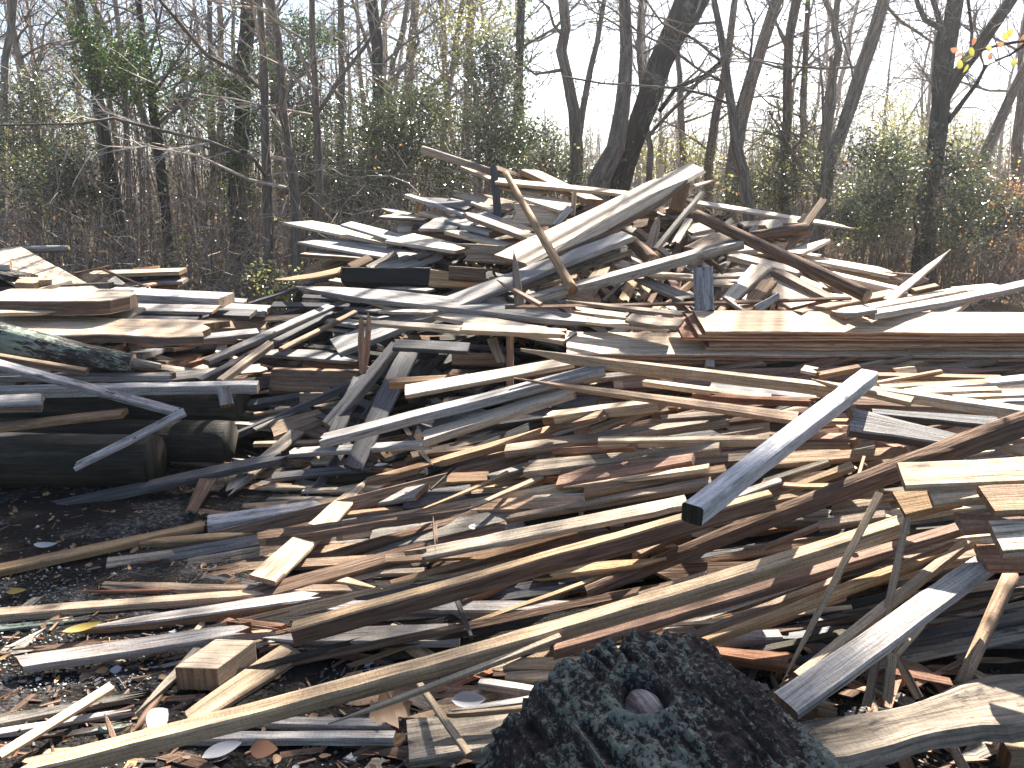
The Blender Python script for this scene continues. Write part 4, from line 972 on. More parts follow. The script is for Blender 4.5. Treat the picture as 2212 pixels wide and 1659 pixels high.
N('board', 'board', 'K', (470, 355, 880, 325), 40, 'T', 'brown slab end on the crest behind the bark log', t=4, l=1.5, k=.5, group=g, d=(7.0, 7.1))
N('offcut', 'offcut', 'K', (660, 375, 760, 335), 50, 'W', 'white triangular offcut behind the bark log', t=2, l=2, k=.6, group=g, d=(6.9, 6.9))
N('offcut', 'offcut', 'K', (370, 350, 415, 320), 40, 'W', 'small white chip on the crest edge', t=2, l=2, k=.6, group=g, d=(7.0, 7.0))
N('board', 'board', 'K', (540, 410, 590, 360), 36, 'G', 'small grey chip beside the bark log', t=2, l=3, k=.6, group=g, d=(6.7, 6.7))
RND('log', 'log', 'K', (200, 590, 350, 700), 42, 'B', 'crumbling red bark chunk left of the pale boards', l=3.5, group=g, d=(5.8, 5.7), rough=.2)
N('board', 'board', 'K', (430, 870, 650, 645), (80, 90), 'W', 'bright board fanning out between brown boards', t=3, l=4, k=.5, group=g, d=(5.4, 5.8))
N('board', 'board', 'K', (610, 735, 950, 930), (150, 170), 'W', 'wide pale board right of centre with a bluish shaded streak', t=2.5, l=3.5, k=.45, group=g, d=(5.7, 5.2))
N('beam', 'beam', 'K', (730, 680, 1170, 905), (42, 50), 'T', 'squared tan beam lying along the wide pale board', t=6, l=4.5, k=.2, group=g, d=(5.75, 5.2))
N('plank', 'plank', 'E', (290, 915, 1115, 1065), (40, 60), 'W', 'sunlit white slab on the right slope with a torn end', t=2.5, l=2.5, k=.25, e='cs', group=RG, d=(6.4, 6.3), wan=.01)
N('board', 'board', 'E', (530, 1050, 1390, 1125), (70, 100), 'T', 'shaded brown board facing the camera on the right slope', t=3, l=1.8, k=.75, e='cr', group=RG, d=(6.2, 6.2))
N('board', 'board', 'E', (555, 1060, 1125, 1190), 30, 'W', 'pale thin board in front of the shaded brown board', t=4, l=3, k=.2, group=RG, d=(6.1, 5.9))
N('board', 'board', 'E', (1250, 1205, 1460, 1160), 34, 'T', 'tan board end sticking out at the right slope', t=3, l=2, k=.4, group=RG, d=(5.9, 5.9))
N('board', 'board', 'E', (330, 900, 500, 925), 34, 'W', 'splintered white sliver on the right slope edge', t=2, l=2, k=.3, e='cs', group=RG, d=(6.6, 6.5))
N('board', 'board', 'E', (280, 1100, 480, 1190), 40, 'W', 'pale board corner under the dark pole', t=5, l=3, k=.4, group=RG)
N('offcut', 'offcut', 'E', (440, 1160, 540, 1180), 44, 'T', 'small squared tan offcut under the dark pole', t=5, l=3, k=.5, group=RG)
N('board', 'board', 'E', (530, 1250, 760, 1280), 40, 'W', 'short pale board at the foot of the dark pole', t=3, l=3.5, k=.4, group=RG)
N('beam', 'beam', 'E', (250, 1392, 1120, 1215), (30, 60), 'T', 'long tan beam end just above the lumber stack', t=6, l=4.5, k=.15, group=RG, d=(4.9, 5.6))
N('plank', 'plank', 'E', (600, 1400, 1650, 1200), (50, 44), 'W', 'long white plank second above the lumber stack', t=4, l=5, k=.2, group=RG, d=(4.85, 5.5))
N('plank', 'plank', 'E', (1640, 1200, 1985, 1165), (50, 40), 'W', 'bright plank end beyond the grey rail', t=2.5, l=4, k=.3, group=RG, d=(5.6, 5.8))
N('rail', 'rail', 'E', (880, 1405, 2330, 1120), (52, 58), 'G', 'long bluish rail reaching out of the picture on the right', t=4, l=6, k=.5, group=RG, d=(4.8, 5.6), bow=-.006)
N('slat', 'slat', 'E', (1040, 1295, 1575, 858), (80, 40), 'W', 'white pointed slat sticking up on the right slope', t=2, l=5, k=.6, group=RG, d=(5.2, 5.7), e='cp')
N('offcut', 'offcut', 'E', (580, 1400, 890, 1355), 70, 'G', 'bluish wedge offcut lying on the white planks', t=3, l=7, k=.5, group=RG, d=(4.75, 4.9), e='pc')
N('offcut', 'offcut', 'E', (1470, 1430, 1710, 1290), (110, 60), 'W', 'bright offcut standing behind the stack at the far right', t=4, l=5, k=.6, group=RG, d=(4.9, 5.2))
N('offcut', 'offcut', 'E', (985, 1300, 985, 1212), 34, 'W', 'little white stub between the tan beam and slat', t=2, l=5, k=.8, group=RG)
# ================================================================ the lumber stack
SG = 'boards in the neat lumber stack'
def lumber_stack():
    t = 0.0215
    F0, F1 = at(1522, 717, 4.42), at(2330, 719, 4.42)       # front edge of the top board
    a = (F1 - F0).normalized()
    B0 = at(1482, 670.5, 4.70)
    s = (B0 - F0); s = s - a * s.dot(a)
    W = min(s.length, .34); s.normalize()
    n = a.cross(s); 
    if n.z < 0: n = -n
    labs = ['top board of the lumber stack, sunlit', 'second board of the lumber stack, end set back under the top one',
            'third board of the lumber stack, its red end sticking out', 'fourth board of the lumber stack, thin reddish edge',
            'fifth board of the lumber stack, just above the long one', 'long wide sunlit board of the lumber stack sticking out furthest left',
            'board directly under the long wide sunlit lumber board', 'reddish board third from the bottom of the lumber stack',
            'second lowest board of the lumber stack, figured edge', 'lowest board of the lumber stack, pale strip along its edge']
    starts = [0, -.04, -.12, .05, .02, -.80, -.78, -.70, -.25, -.55]
    kinds = ['W', 'R', 'R', 'T', 'R', 'W', 'R', 'R', 'T', 'R']
    offs = [0, .01, .025, 0, .01, -.02, -.015, -.01, 0, -.03]
    for i in range(10):
        Lh = 3.0 - starts[i]
        V, F, mi, uv = plank_geo(Lh, W, W, t, rngB, 'kk', 0.0, N=40, sidem=2)
        me = make_mesh('board', V, F, [M[kinds[i]], M['R'], M['stackedge']], mi, uv)
        o = link('board', me)
        org = F0 + s * (W * .5 + offs[i]) + a * starts[i] - n * (i * (t + .0055) + (.004 if i > 4 else 0))
        rx = a; ry = s; rz = n
        if a.cross(s).dot(n) < 0: ry = -s
        aa = Matrix.Rotation(rngB.uniform(-.004, .004), 3, n) @ a
        yy = n.cross(aa)
        o.matrix_world = Matrix(((aa.x, yy.x, n.x, org.x), (aa.y, yy.y, n.y, org.y), (aa.z, yy.z, n.z, org.z), (0, 0, 0, 1)))
        tag(o, labs[i], 'board', SG)
        boards.append(o)
M['D2'] = wood('debarked_violet_brown_wood', (0.16, 0.115, 0.10), stain=(0.06, 0.045, 0.04), stain_amt=.7, hue=0.0)
ENDM['D2'] = 'end'
M['stackedge'] = wood('bounce_lit_edge_wood', (0.52, 0.335, 0.22), stain=(0.18, 0.07, 0.035), stain_amt=.7, dark=.6, light=1.25, fine=1.4, blotch=((0.24, 0.105, 0.055), .6))  # edge colour lightened to stand in for warm bounced light
lumber_stack()
# ================================================================ bundle under the stack
g = MG
N('stick', 'stick', ('F3', 'F4'), (75, 202, 560, 520), (16, 40), 'Y', 'long pointed pale stick running under the lumber stack', t=5, l=7, k=.2, e='pc', group=g, d=(4.25, 3.75), side='Y')
N('stick', 'stick', 'F3', (240, 255, 1400, 420), (14, 36), 'Y', 'second pointed stick pressed against the long pointed one', t=3, l=5.5, k=.5, e='pc', group=g, d=(4.25, 3.95))
N('lath', 'lath', ('F3', 'F4'), (15, 455, 260, 790), (24, 84), 'T', 'long tapering lath crossing down right below the pointed stick', t=2.5, l=6.5, k=.6, e='pc', group=g, d=(4.05, 3.45))
N('offcut', 'offcut', 'F3', (625, 450, 1260, 395), (50, 40), 'M', 'dark-ended short stick under the pointed sticks', t=3, l=4, k=.6, group=g)
N('batten', 'batten', ('F3', 'F4'), (1120, 475, 30, 620), (36, 50), 'W', 'pinkish pale batten with torn fibres', t=3, l=4.5, k=.5, group=g)
N('board', 'board', ('F3', 'F4'), (1715, 515, 420, 605), (60, 70), 'G', 'flat grey board end beside the fibrous bark', t=2.5, l=3.5, k=.5, group=g)
N('bark_strip', 'bark', ('F3', 'F4'), (1690, 600, 410, 645), 44, 'R', 'shredded red bark band below the flat grey board', t=2, l=4.5, k=.6, e='ss', wan=.02, group=g)
N('stick', 'stick', 'F3', (295, 770, 1290, 640), (50, 40), 'W', 'rough pale stick with a broken left end', t=5, l=4.5, k=.15, e='sc', group=g)
N('board', 'board', 'F3', (310, 860, 760, 765), (60, 60), 'T', 'torn brown board end below the rough pale stick', t=2.5, l=3, k=.6, e='pc', group=g)
N('board', 'board', 'F3', (400, 905, 840, 755), (44, 36), 'G', 'shiny blue grey board in the dark gap', t=2, l=1.5, k=.3, group=g)
N('board', 'board', 'F3', (690, 915, 1260, 690), (70, 90), 'T', 'broad shaded brown board rising right in the gap', t=3, l=.5, k=.7, group=g)
N('batten', 'batten', ('F3', 'F3'), (-60, 1060, 1870, 790), (70, 60), 'T', 'long reddish brown batten with lighter top', t=4.5, l=3, k=.4, group=g)
N('stick', 'stick', 'F3', (1280, 795, 1900, 745), (44, 60), 'T', 'short split brown stick above the reddish batten', t=3, l=3.6, k=.6, e='sc', group=g)
N('batten', 'batten', 'F3', (745, 982, 2230, 968), (52, 50), 'Y', 'straight tan batten with a dark sawn end', t=4.5, l=5, k=.6, group=g)
N('batten', 'batten', 'F3', (105, 1222, 1790, 1035), (105, 60), 'Y', 'yellow batten with a rough saw-marked sunlit end', t=4, l=4, k=.6, group=g)
N('board', 'board', 'F3', (355, 1090, 1050, 1045), (60, 50), 'R', 'short red board above the saw-marked yellow batten', t=3, l=2.5, k=.7, group=g)
N('plank', 'plank', 'F3', (400, 1315, 1560, 1140), (140, 80), 'R', 'broad reddish plank end under the saw-marked batten', t=3, l=3, k=.6, group=g)
N('offcut', 'offcut', 'F3', (210, 1340, 450, 1305), 95, 'R', 'stubby dark red offcut left of the broad reddish plank', t=4, l=2, k=.7, e='cs', group=g)
N('splinter', 'splinter', 'F3', (440, 1398, 1700, 1215), (10, 40), 'W', 'white splintered edge lit along the top of a brown beam', t=2, l=5, k=.25, e='pc', group=g)
N('beam', 'beam', 'F3', (620, 1425, 1850, 1235), (95, 80), 'T', 'thick brown beam with a white splintered top', t=6, l=3.5, k=.65, group=g)
N('batten', 'batten', ('F2', 'F3'), (2150, 1010, 1720, 1335), (40, 66), 'T', 'long tan batten sweeping up right below the brown beam', t=3.5, l=3.5, k=.5, group=g)
N('board', 'board', 'F3', (-30, 1530, 640, 1500), 110, 'M', 'shaded grey board behind the sweeping tan batten', t=3, l=.8, k=.6, group=g)
N('rail', 'rail', ('G2', 'H3'), (310, 430, 2230, 145), (80, 60), 'Y', 'long split rail with red bark side running up right', t=6, l=5, k=.25, side='B', group=FG, wan=.01, d=(2.72, 2.85))
N('rail', 'rail', 'H3', (170, 825, 1440, 405), (60, 56), 'T', 'lower pale strand lying against the long split rail', t=3, l=4.5, k=.6, group=FG)
N('stick', 'stick', 'H3', (1500, 320, 2330, 30), (60, 56), 'M', 'dotted grey rail stretch under the white four-by-two', t=4, l=4.2, k=.5, group=FG)
N('board', 'board', ('G2', 'H3'), (1760, 200, 240, 800), (50, 70), 'R', 'orange red board wedged under the long split rail', t=4, l=3, k=.6, group=FG)
N('plank', 'plank', 'H3', (200, 850, 1330, 715), (90, 80), 'Y', 'yellowish plank with a torn tip over the dark bark pole', t=2.5, l=3.5, k=.6, e='cp', group=FG)
N('board', 'board', 'H3', (760, 690, 1180, 520), (60, 100), 'T', 'brown board end in the gap above the yellowish plank', t=3, l=1, k=.7, group=FG)
N('board', 'board', 'H3', (1060, 690, 1720, 350), (50, 60), 'T', 'brown shaded board parallel to the dark bark pole', t=3, l=1, k=.6, group=FG)
N('board', 'board', 'H3', (300, 1080, 560, 850), (130, 110), 'Y', 'slanting yellow board under the yellowish plank', t=3, l=1, k=.6, group=FG)
RND('pole', 'pole', ('H3', 'F4'), (650, 1020, 2260, 840), (110, 170), 'D2', 'long dark pole with shaggy bark running to the right edge', l=4, group=FG, d=(2.75, 2.95), sides=20, rough=.08, capm='end', sag=.008, top='B')
N('rail', 'rail', ('G1', 'H4'), (150, 1650, 1185, 370), (120, 100), 'Y', 'very long yellow rail sweeping across the whole foreground', t=5.5, l=6, k=.3, group=FG, d=(2.0, 2.62), bow=-.012)
N('plank', 'plank', ('H3', 'H4'), (335, 1490, 1680, 430), (110, 90), 'R', 'long reddish plank lying under the very long yellow rail', t=3.5, l=4, k=.45, group=FG, d=(2.3, 2.6))
N('lath', 'lath', ('G2', 'H3'), (620, 1275, 420, 1380), (26, 46), 'Y', 'thin hairy lath below the very long yellow rail', t=2, l=5, k=.5, e='pc', group=FG, d=(2.12, 2.3))
N('stick', 'stick', ('H3', 'H4'), (1250, 1490, 620, 880), (56, 60), 'T', 'pale stick rising right from behind the lichen stump log', t=3.5, l=3, k=.4, group=FG, d=(2.25, 2.5))
N('stick', 'stick', ('H3', 'H4'), (1450, 1495, 1690, 570), (46, 70), 'Y', 'second rising stick with a lit ragged end', t=3.5, l=3.5, k=.35, e='cs', group=FG, d=(2.2, 2.55))
N('plank', 'plank', ('G2', 'G3'), (540, 250, 660, 255), (95, 95), 'G', 'level blue white board behind the long split rail', t=4, l=1, k=.25, group=FG)
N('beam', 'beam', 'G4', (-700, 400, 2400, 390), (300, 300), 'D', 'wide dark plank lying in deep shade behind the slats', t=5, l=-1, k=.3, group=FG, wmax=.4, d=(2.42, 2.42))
N('board', 'board', ('H3', 'G4'), (1650, 1390, 110, 495), (90, 80), 'G', 'pinkish grey board end caught by sun above the stump log', t=4, l=.6, k=.3, group=FG)
N('plank', 'plank', 'G2', (60, 530, 1760, 480), (120, 170), 'G', 'whitish board with stripes of shade left of the long rail', t=3, l=1.5, k=.3, e='pc', group=FG)
N('plank', 'plank', ('G1', 'G2'), (-60, 310, 120, 125), (75, 60), 'W', 'sunlit cream board at the far left foreground', t=4, l=1.5, k=.2, group=FG)
N('slab', 'slab', ('G1', 'G2'), (580, 465, 600, 140), (60, 95), 'G', 'blue white slab with splintered brown underside', t=5, l=1.5, k=.2, e='ps', side='T', group=FG)
N('plank', 'plank', 'G1', (95, 745, 2200, 440), (120, 110), 'G', 'blue white plank with a slanted cut end at the left', t=3, l=2.2, k=.25, e='bs', group=FG)
N('bark_strip', 'bark', 'G1', (270, 630, 900, 560), 50, 'B', 'brown bark piece beside the slanted blue white plank', t=1.5, l=1, k=.4, e='ss', group=FG)
N('slab', 'slab', 'G1', (-60, 450, 800, 360), 50, 'L', 'rotten lichen-grown slab under the sunlit cream board', t=3, l=.6, k=.4, e='cs', group=FG)
N('offcut', 'offcut', 'G2', (-200, 380, 240, 440), (60, 70), 'R', 'splintered orange brown chunk between the pale boards', t=5, l=1.2, k=.5, e='ss', group=FG)
N('offcut', 'offcut', 'G2', (-80, 470, 130, 490), 60, 'W', 'small white flake beside the splintered chunk', t=2, l=1.6, k=.4, e='ss', group=FG)
N('slat', 'slat', 'G1', (-20, 1540, 960, 935), (70, 66), 'W', 'bright white slat alone in the lower left corner', t=2, l=2.5, k=.4, group=FG)
N('slab', 'slab', 'G1', (-60, 1245, 1300, 1000), (90, 50), 'M', 'grey rotting slab crossed by the bright white slat', t=3, l=.8, k=.4, e='cs', group=FG)
N('slab', 'slab', 'G1', (-60, 1345, 1160, 1150), (60, 40), 'G', 'bluish rotting slab just below the grey rotting one', t=3, l=.7, k=.4, e='cs', group=FG)
N('slab', 'slab', 'G1', (540, 1370, 1170, 1270), 60, 'L', 'mossy crumbling strip in the lower left', t=2, l=.4, k=.4, e='ss', group=FG)
N('stick', 'stick', 'G1', (1165, 1190, 1760, 590), (20, 90), 'M', 'grey pointed lath leaning by the sawn block', t=2, l=1.5, k=.5, e='pc', group=FG)
N('bark_strip', 'bark', 'G1', (1150, 1340, 1480, 860), (60, 50), 'B', 'dark bark strip beneath the grey pointed lath', t=2, l=1, k=.5, e='ps', group=FG)
N('stick', 'stick', 'G1', (905, 1190, 980, 1400), (20, 60), 'B', 'short dark splinter in front of the mossy strip', t=2, l=1.5, k=.6, e='pc', group=FG)
N('board', 'board', ('G1', 'G2'), (1620, 1230, 330, 620), (150, 200), 'Y', 'wide tan board under the sawn block', t=3, l=1, k=.3, group=FG)
N('board', 'board', 'G2', (-500, 1225, 1240, 1270), (90, 90), 'G', 'low grey board in the bottom foreground', t=3, l=.5, k=.3, group=FG)
N('board', 'board', 'G2', (-700, 1375, 1200, 1365), (80, 84), 'G', 'lowest blue grey board with a knot near its end', t=3, l=.8, k=.3, group=FG)
N('plank', 'plank', 'G2', (1310, 1420, 2330, 1250), (360, 330), 'M', 'wide mould-spotted plank end left of the stump log', t=4, l=1.2, k=.35, group=FG, wmax=.35)
N('lath', 'lath', 'G2', (1375, 870, 1840, 1530), (50, 64), 'Y', 'short lath crossing the mould-spotted plank', t=1.5, l=3.5, k=.4, group=FG)
N('splinter', 'splinter', ('G2', 'G3'), (1540, 1200, 150, 1120), (12, 34), 'Y', 'pointed pale splinter over the mould-spotted plank', t=2, l=3, k=.4, e='pc', group=FG)
N('board', 'board', ('G2', 'G3'), (1690, 1160, 160, 1060), (40, 60), 'G', 'grey tapered board behind the pointed pale splinter', t=2, l=2, k=.4, e='pc', group=FG)
N('board', 'board', ('G2', 'G3'), (1930, 900, 320, 990), (70, 60), 'G', 'grey board end leading behind the stump log', t=3, l=1.5, k=.4, group=FG)
N('board', 'board', 'G3', (-60, 740, 730, 735), (90, 110), 'Y', 'mellow yellow board end left of the stump log', t=3, l=1, k=.4, group=FG, e='cs')
N('board', 'board', 'G3', (-60, 860, 600, 815), (70, 80), 'Y', 'split yellow board just below the mellow yellow one', t=3, l=1, k=.4, group=FG, e='cs')
N('board', 'board', 'G3', (550, 640, 1250, 615), (60, 60), 'R', 'worn pinkish board above the stump log', t=3, l=1, k=.4, group=FG)
N('slab', 'slab', ('G3', 'G4'), (1760, 640, 380, 740), (80, 130), 'R', 'torn orange slab catching sun right of the stump log', t=4, l=1, k=.4, e='cs', group=FG)
N('stick', 'stick', 'G2', (1700, 110, 1860, 520), (50, 30), 'D', 'grey crooked stick hanging across the level boards', t=2, l=4, k=.7, e='pc', group=FG)
N('stick', 'stick', 'G2', (1320, 205, 1510, 235), 40, 'T', 'small tan chip on the level blue white board', t=1.5, l=3, k=.4, group=FG)
# ================================================================ right foreground
N('plank', 'plank', ('G4', 'H4'), (150, 1090, 1890, 740), (280, 200), 'G', 'broad rough-sawn silver plank leaning at the right', t=3, l=4, k=.55, group=FG, d=(1.95, 2.4), wmax=.4)
N('slab', 'slab', 'G4', (330, 1420, 2420, 1010), (370, 330), 'M', 'wavy-edged grainy slab in the lower right corner', t=4, l=3, k=.45, wan=.05, group=FG, wmax=.45, d=(1.82, 2.0))
N('lath', 'lath', ('G4', 'H4'), (100, 960, 965, 150), (36, 70), 'Y', 'thin lath standing diagonally left of the silver plank', t=2, l=5, k=.7, e='pc', group=FG, d=(1.95, 2.35))
N('lath', 'lath', ('H4', 'G4'), (1205, 365, 850, 1130), (60, 84), 'W', 'pale lath dropping down behind the silver plank', t=2, l=2.5, k=.75, group=FG, d=(2.4, 2.15))
N('batten', 'batten', ('G4', 'H4'), (250, 850, 1720, 560), (76, 90), 'Y', 'yellow batten parallel and above the silver plank', t=3, l=2.5, k=.6, group=FG, d=(2.1, 2.5))
N('board', 'board', 'G4', (1330, 390, 1100, 670), (90, 60), 'Y', 'tan board corner showing under the silver plank', t=3, l=2, k=.7, group=FG, d=(2.25, 2.15))
N('stick', 'stick', 'G4', (1075, 660, 1030, 1110), 92, 'Y', 'brown upright stick under the silver plank', t=3, l=2, k=.75, group=FG, d=(2.15, 2.1))
N('stick', 'stick', 'G4', (1110, 680, 1310, 1060), (60, 76), 'Y', 'slanting yellow stick beside the brown upright one', t=2.5, l=1.5, k=.7, group=FG, d=(2.2, 2.15))
RND('stick', 'stick', ('H4', 'G4'), (2100, 860, 1665, 950), (100, 90), 'T', 'round brown stick leaning near the right edge', l=3, group=FG, d=(2.45, 2.1), sides=12, rough=.08)
N('stick', 'stick', 'G4', (1560, 1390, 1720, 1700), 84, 'Y', 'yellow stick poking out under the wavy slab', t=2.5, l=1.5, k=.7, group=FG)
N('offcut', 'offcut', 'G4', (2060, 1480, 2330, 1480), 150, 'Y', 'sawn block in the bottom right corner', t=9, l=2, k=.4, group=FG)
N('offcut', 'offcut', 'G4', (400, 1120, 600, 1170), 70, 'T', 'small brown stub between the silver plank and wavy slab', t=4, l=1, k=.5, group=FG)
FS = 'short boards stacked at the right edge'
N('board', 'board', 'F4', (1150, 1285, 2500, 1215), (215, 215), 'Y', 'knotty board with a chipped corner topping the right edge stack', t=3, l=4, k=.6, group=FS, d=(2.62, 2.5), wmax=.4)
N('board', 'board', 'F4', (1400, 1465, 1830, 1420), (160, 150), 'W', 'pale board end dappled with shade under the knotty board', t=3, l=3.6, k=.6, group=FS, d=(2.52, 2.48), wmax=.4)
N('board', 'board', 'H4', (1130, 245, 1620, 150), (230, 180), 'Y', 'board end with notched shadow furthest left in the right edge stack', t=3, l=2.6, k=.6, group=FS, d=(2.56, 2.52), wmax=.4)
N('board', 'board', 'H4', (1885, 200, 2500, 165), (240, 240), 'T', 'brown knotted board end at the right edge', t=3, l=4.4, k=.6, group=FS, d=(2.4, 2.36), wmax=.4)
N('board', 'board', 'H4', (1660, 390, 2300, 400), (150, 90), 'R', 'pink board end below the brown knotted one', t=3, l=3, k=.6, group=FS, d=(2.42, 2.4), wmax=.4)
N('board', 'board', 'H4', (1960, 520, 2600, 480), (290, 280), 'W', 'large pale board end low at the right edge', t=3, l=4, k=.62, group=FS, d=(2.28, 2.24), wmax=.4)
N('board', 'board', 'H4', (1840, 690, 2450, 700), (210, 190), 'R', 'dark red board lowest in the right edge stack', t=3, l=2.6, k=.6, group=FS, d=(2.34, 2.3), wmax=.4)
N('timber', 'beam', ('F3', 'F4'), (1560, 1555, 880, 390), (155, 120), 'P', 'silvery squared timber with a dark sawn end lying across the sticks', t=6, l=7, k=.3, group=FG, d=(2.36, 3.6))
# ---- sticks right of the silvery timber
g = RG
N('stick', 'stick', 'F4', (375, 462, 1250, 645), (24, 60), 'Y', 'short yellow stick tip over the silvery timber', t=2.5, l=7, k=.5, e='pc', group=g, d=(3.75, 3.45))
N('stick', 'stick', 'F4', (800, 525, 2330, 735), (34, 60), 'W', 'long pale brown stick running to the right edge', t=4.5, l=6.5, k=.35, e='cc', group=g, d=(3.75, 3.25))
N('board', 'board', 'F4', (695, 795, 1660, 985), (200, 100), 'G', 'wide wedge-shaped grey board with a thick dark end', t=4.5, l=5, k=.65, group=g, d=(3.25, 3.1), side='D')
N('stick', 'stick', 'F4', (970, 528, 1900, 480), 44, 'T', 'brown stick under the lumber stack at the right', t=3, l=4, k=.5, group=g)
N('stick', 'stick', 'F4', (1040, 575, 2005, 545), 46, 'W', 'pale stick with a chamfered cut end at the right', t=3, l=4.6, k=.5, group=g)
N('stick', 'stick', 'F4', (1180, 550, 2330, 440), (40, 60), 'G', 'pale grey lath rising to the right edge', t=2.5, l=4.2, k=.4, e='pc', group=g)
N('splinter', 'splinter', 'F4', (790, 515, 1500, 388), 20, 'Y', 'thin yellow splinter below the lumber stack', t=1.5, l=4, k=.5, group=g)
N('stick', 'stick', 'F4', (860, 420, 2020, 445), 36, 'T', 'slim brown stick right below the lumber stack', t=3, l=3, k=.4, group=g)
N('stick', 'stick', 'F4', (1600, 615, 2330, 585), 40, 'Y', 'yellowish stick near the right edge', t=3, l=3.4, k=.5, group=g)
N('stick', 'stick', 'F4', (1900, 655, 2330, 640), 34, 'G', 'slim grey stick near the right edge', t=2.5, l=3.6, k=.4, group=g)
N('bark_strip', 'bark', 'F4', (640, 660, 1560, 690), 56, 'B', 'dark ragged bark lying behind the wedge-shaped board', t=2, l=4, k=.5, e='ss', wan=.02, group=g)
N('slab', 'slab', 'F4', (1280, 650, 2130, 775), (40, 60), 'Y', 'sun-struck pale slab under the ragged bark', t=2, l=3.5, k=.35, e='cs', group=g)
N('board', 'board', 'F4', (900, 740, 2010, 830), (50, 90), 'D', 'dark grey board behind the wedge-shaped board', t=3, l=2.5, k=.6, group=g)
N('stick', 'stick', 'F4', (250, 945, 790, 965), 66, 'R', 'reddish stick left of the wedge-shaped board', t=3, l=2.6, k=.6, group=g)
N('stick', 'stick', 'F4', (190, 1012, 720, 1010), 46, 'T', 'shaded brown stick under the reddish one', t=3, l=1.6, k=.6, group=g)
N('stick', 'stick', 'F4', (405, 815, 690, 820), 32, 'Y', 'short yellow stick touching the wedge-shaped board', t=2, l=2.6, k=.5, group=g)
N('plank', 'plank', 'F4', (-120, 1175, 1160, 1075), (95, 80), 'T', 'flat tan plank right of the silvery timber', t=2.5, l=2.6, k=.6, group=g)
N('stick', 'stick', 'F4', (-40, 1345, 520, 1165), (50, 40), 'M', 'mottled stick crossing below the flat tan plank', t=3, l=2.2, k=.6, group=g)
N('stick', 'stick', 'F4', (-60, 1500, 730, 1195), (50, 60), 'Y', 'yellow brown stick under the mottled stick', t=3, l=2, k=.6, group=g)
N('splinter', 'splinter', 'F4', (-60, 1355, 620, 1378), 40, 'Y', 'curved pale splinter above the dark bark pole', t=1.5, l=3, k=.6, group=g, bow=-.02)
N('stick', 'stick', 'F4', (-60, 1515, 500, 1425), 50, 'Y', 'tan stick tucked along the dark bark pole', t=3, l=2.2, k=.6, group=g)
N('stick', 'stick', 'F4', (2030, 1035, 2330, 1130), 44, 'Y', 'pale stick tip above the right edge stack', t=2, l=4, k=.4, group=g, d=(2.9, 2.8))
N('stick', 'stick', 'F4', (940, 990, 1180, 1065), 50, 'R', 'red stick end behind the wedge-shaped board', t=3, l=2, k=.6, group=g)
N('splinter', 'splinter', 'F4', (785, 1290, 832, 1130), 16, 'Y', 'thin upright splinter near the dark bark pole', t=1, l=3, k=.8, group=g)
N('offcut', 'offcut', 'F4', (300, 365, 470, 400), 60, 'W', 'white flake in the dark gap under the lumber stack', t=2, l=1.5, k=.6, e='cs', group=g)
N('offcut', 'offcut', 'F4', (1080, 400, 1280, 380), 60, 'W', 'pale block end under the lumber stack', t=3, l=2, k=.7, group=g)
N('stick', 'stick', 'F4', (430, 420, 790, 350), 40, 'T', 'tan stick in the gap under the lumber stack', t=3, l=2, k=.6, group=g)
N('board', 'board', 'H4', (430, 410, 1010, 330), 80, 'T', 'brown board below the dark bark pole', t=3, l=3, k=.6, group=FG)
N('stick', 'stick', 'H4', (-60, 620, 440, 420), (30, 36), 'R', 'reddish stick beneath the dark bark pole', t=2.5, l=3, k=.6, group=FG)

# ---- sawn cube block, lower left
def block():
    P = surf(428, 1492, .02)
    a = Vector((1, -.06, 0)).normalized(); b = Vector((.42, 1, 0)).normalized()
    h = .088
    w, dp = .15, .19
    V = [P + a * x + b * y + Vector((0, 0, z)) for z in (0, h) for (x, y) in ((-w / 2, 0), (w / 2, 0), (w / 2, dp), (-w / 2, dp))]
    bm_f = [(0, 1, 5, 4), (1, 2, 6, 5), (2, 3, 7, 6), (3, 0, 4, 7), (4, 5, 6, 7), (3, 2, 1, 0)]
    uv = [((0, 0), (0, w), (h, w), (h, 0)), ((0, 3), (dp, 3), (dp, 3 + h), (0, 3 + h)), ((0, 5), (w, 5), (w, 5 + h), (0, 5 + h)),
          ((0, 7), (dp, 7), (dp, 7 + h), (0, 7 + h)), ((0, 9), (w, 9), (w, 9 + dp), (0, 9 + dp)), ((0, 12), (w, 12), (w, 12 + dp), (0, 12 + dp))]
    V = [v - P for v in V]
    me = make_mesh('sawn_block', V, bm_f, [M['W'], M['end']], [1, 0, 1, 0, 0, 0], uv)
    o = link('sawn_block', me)
    o.location = P
    bv = o.modifiers.new('soft_edges', 'BEVEL'); bv.width = .005; bv.segments = 2
    tag(o, 'chunky sawn cube block with a sunlit top in the lower left', 'block', FG)
block()
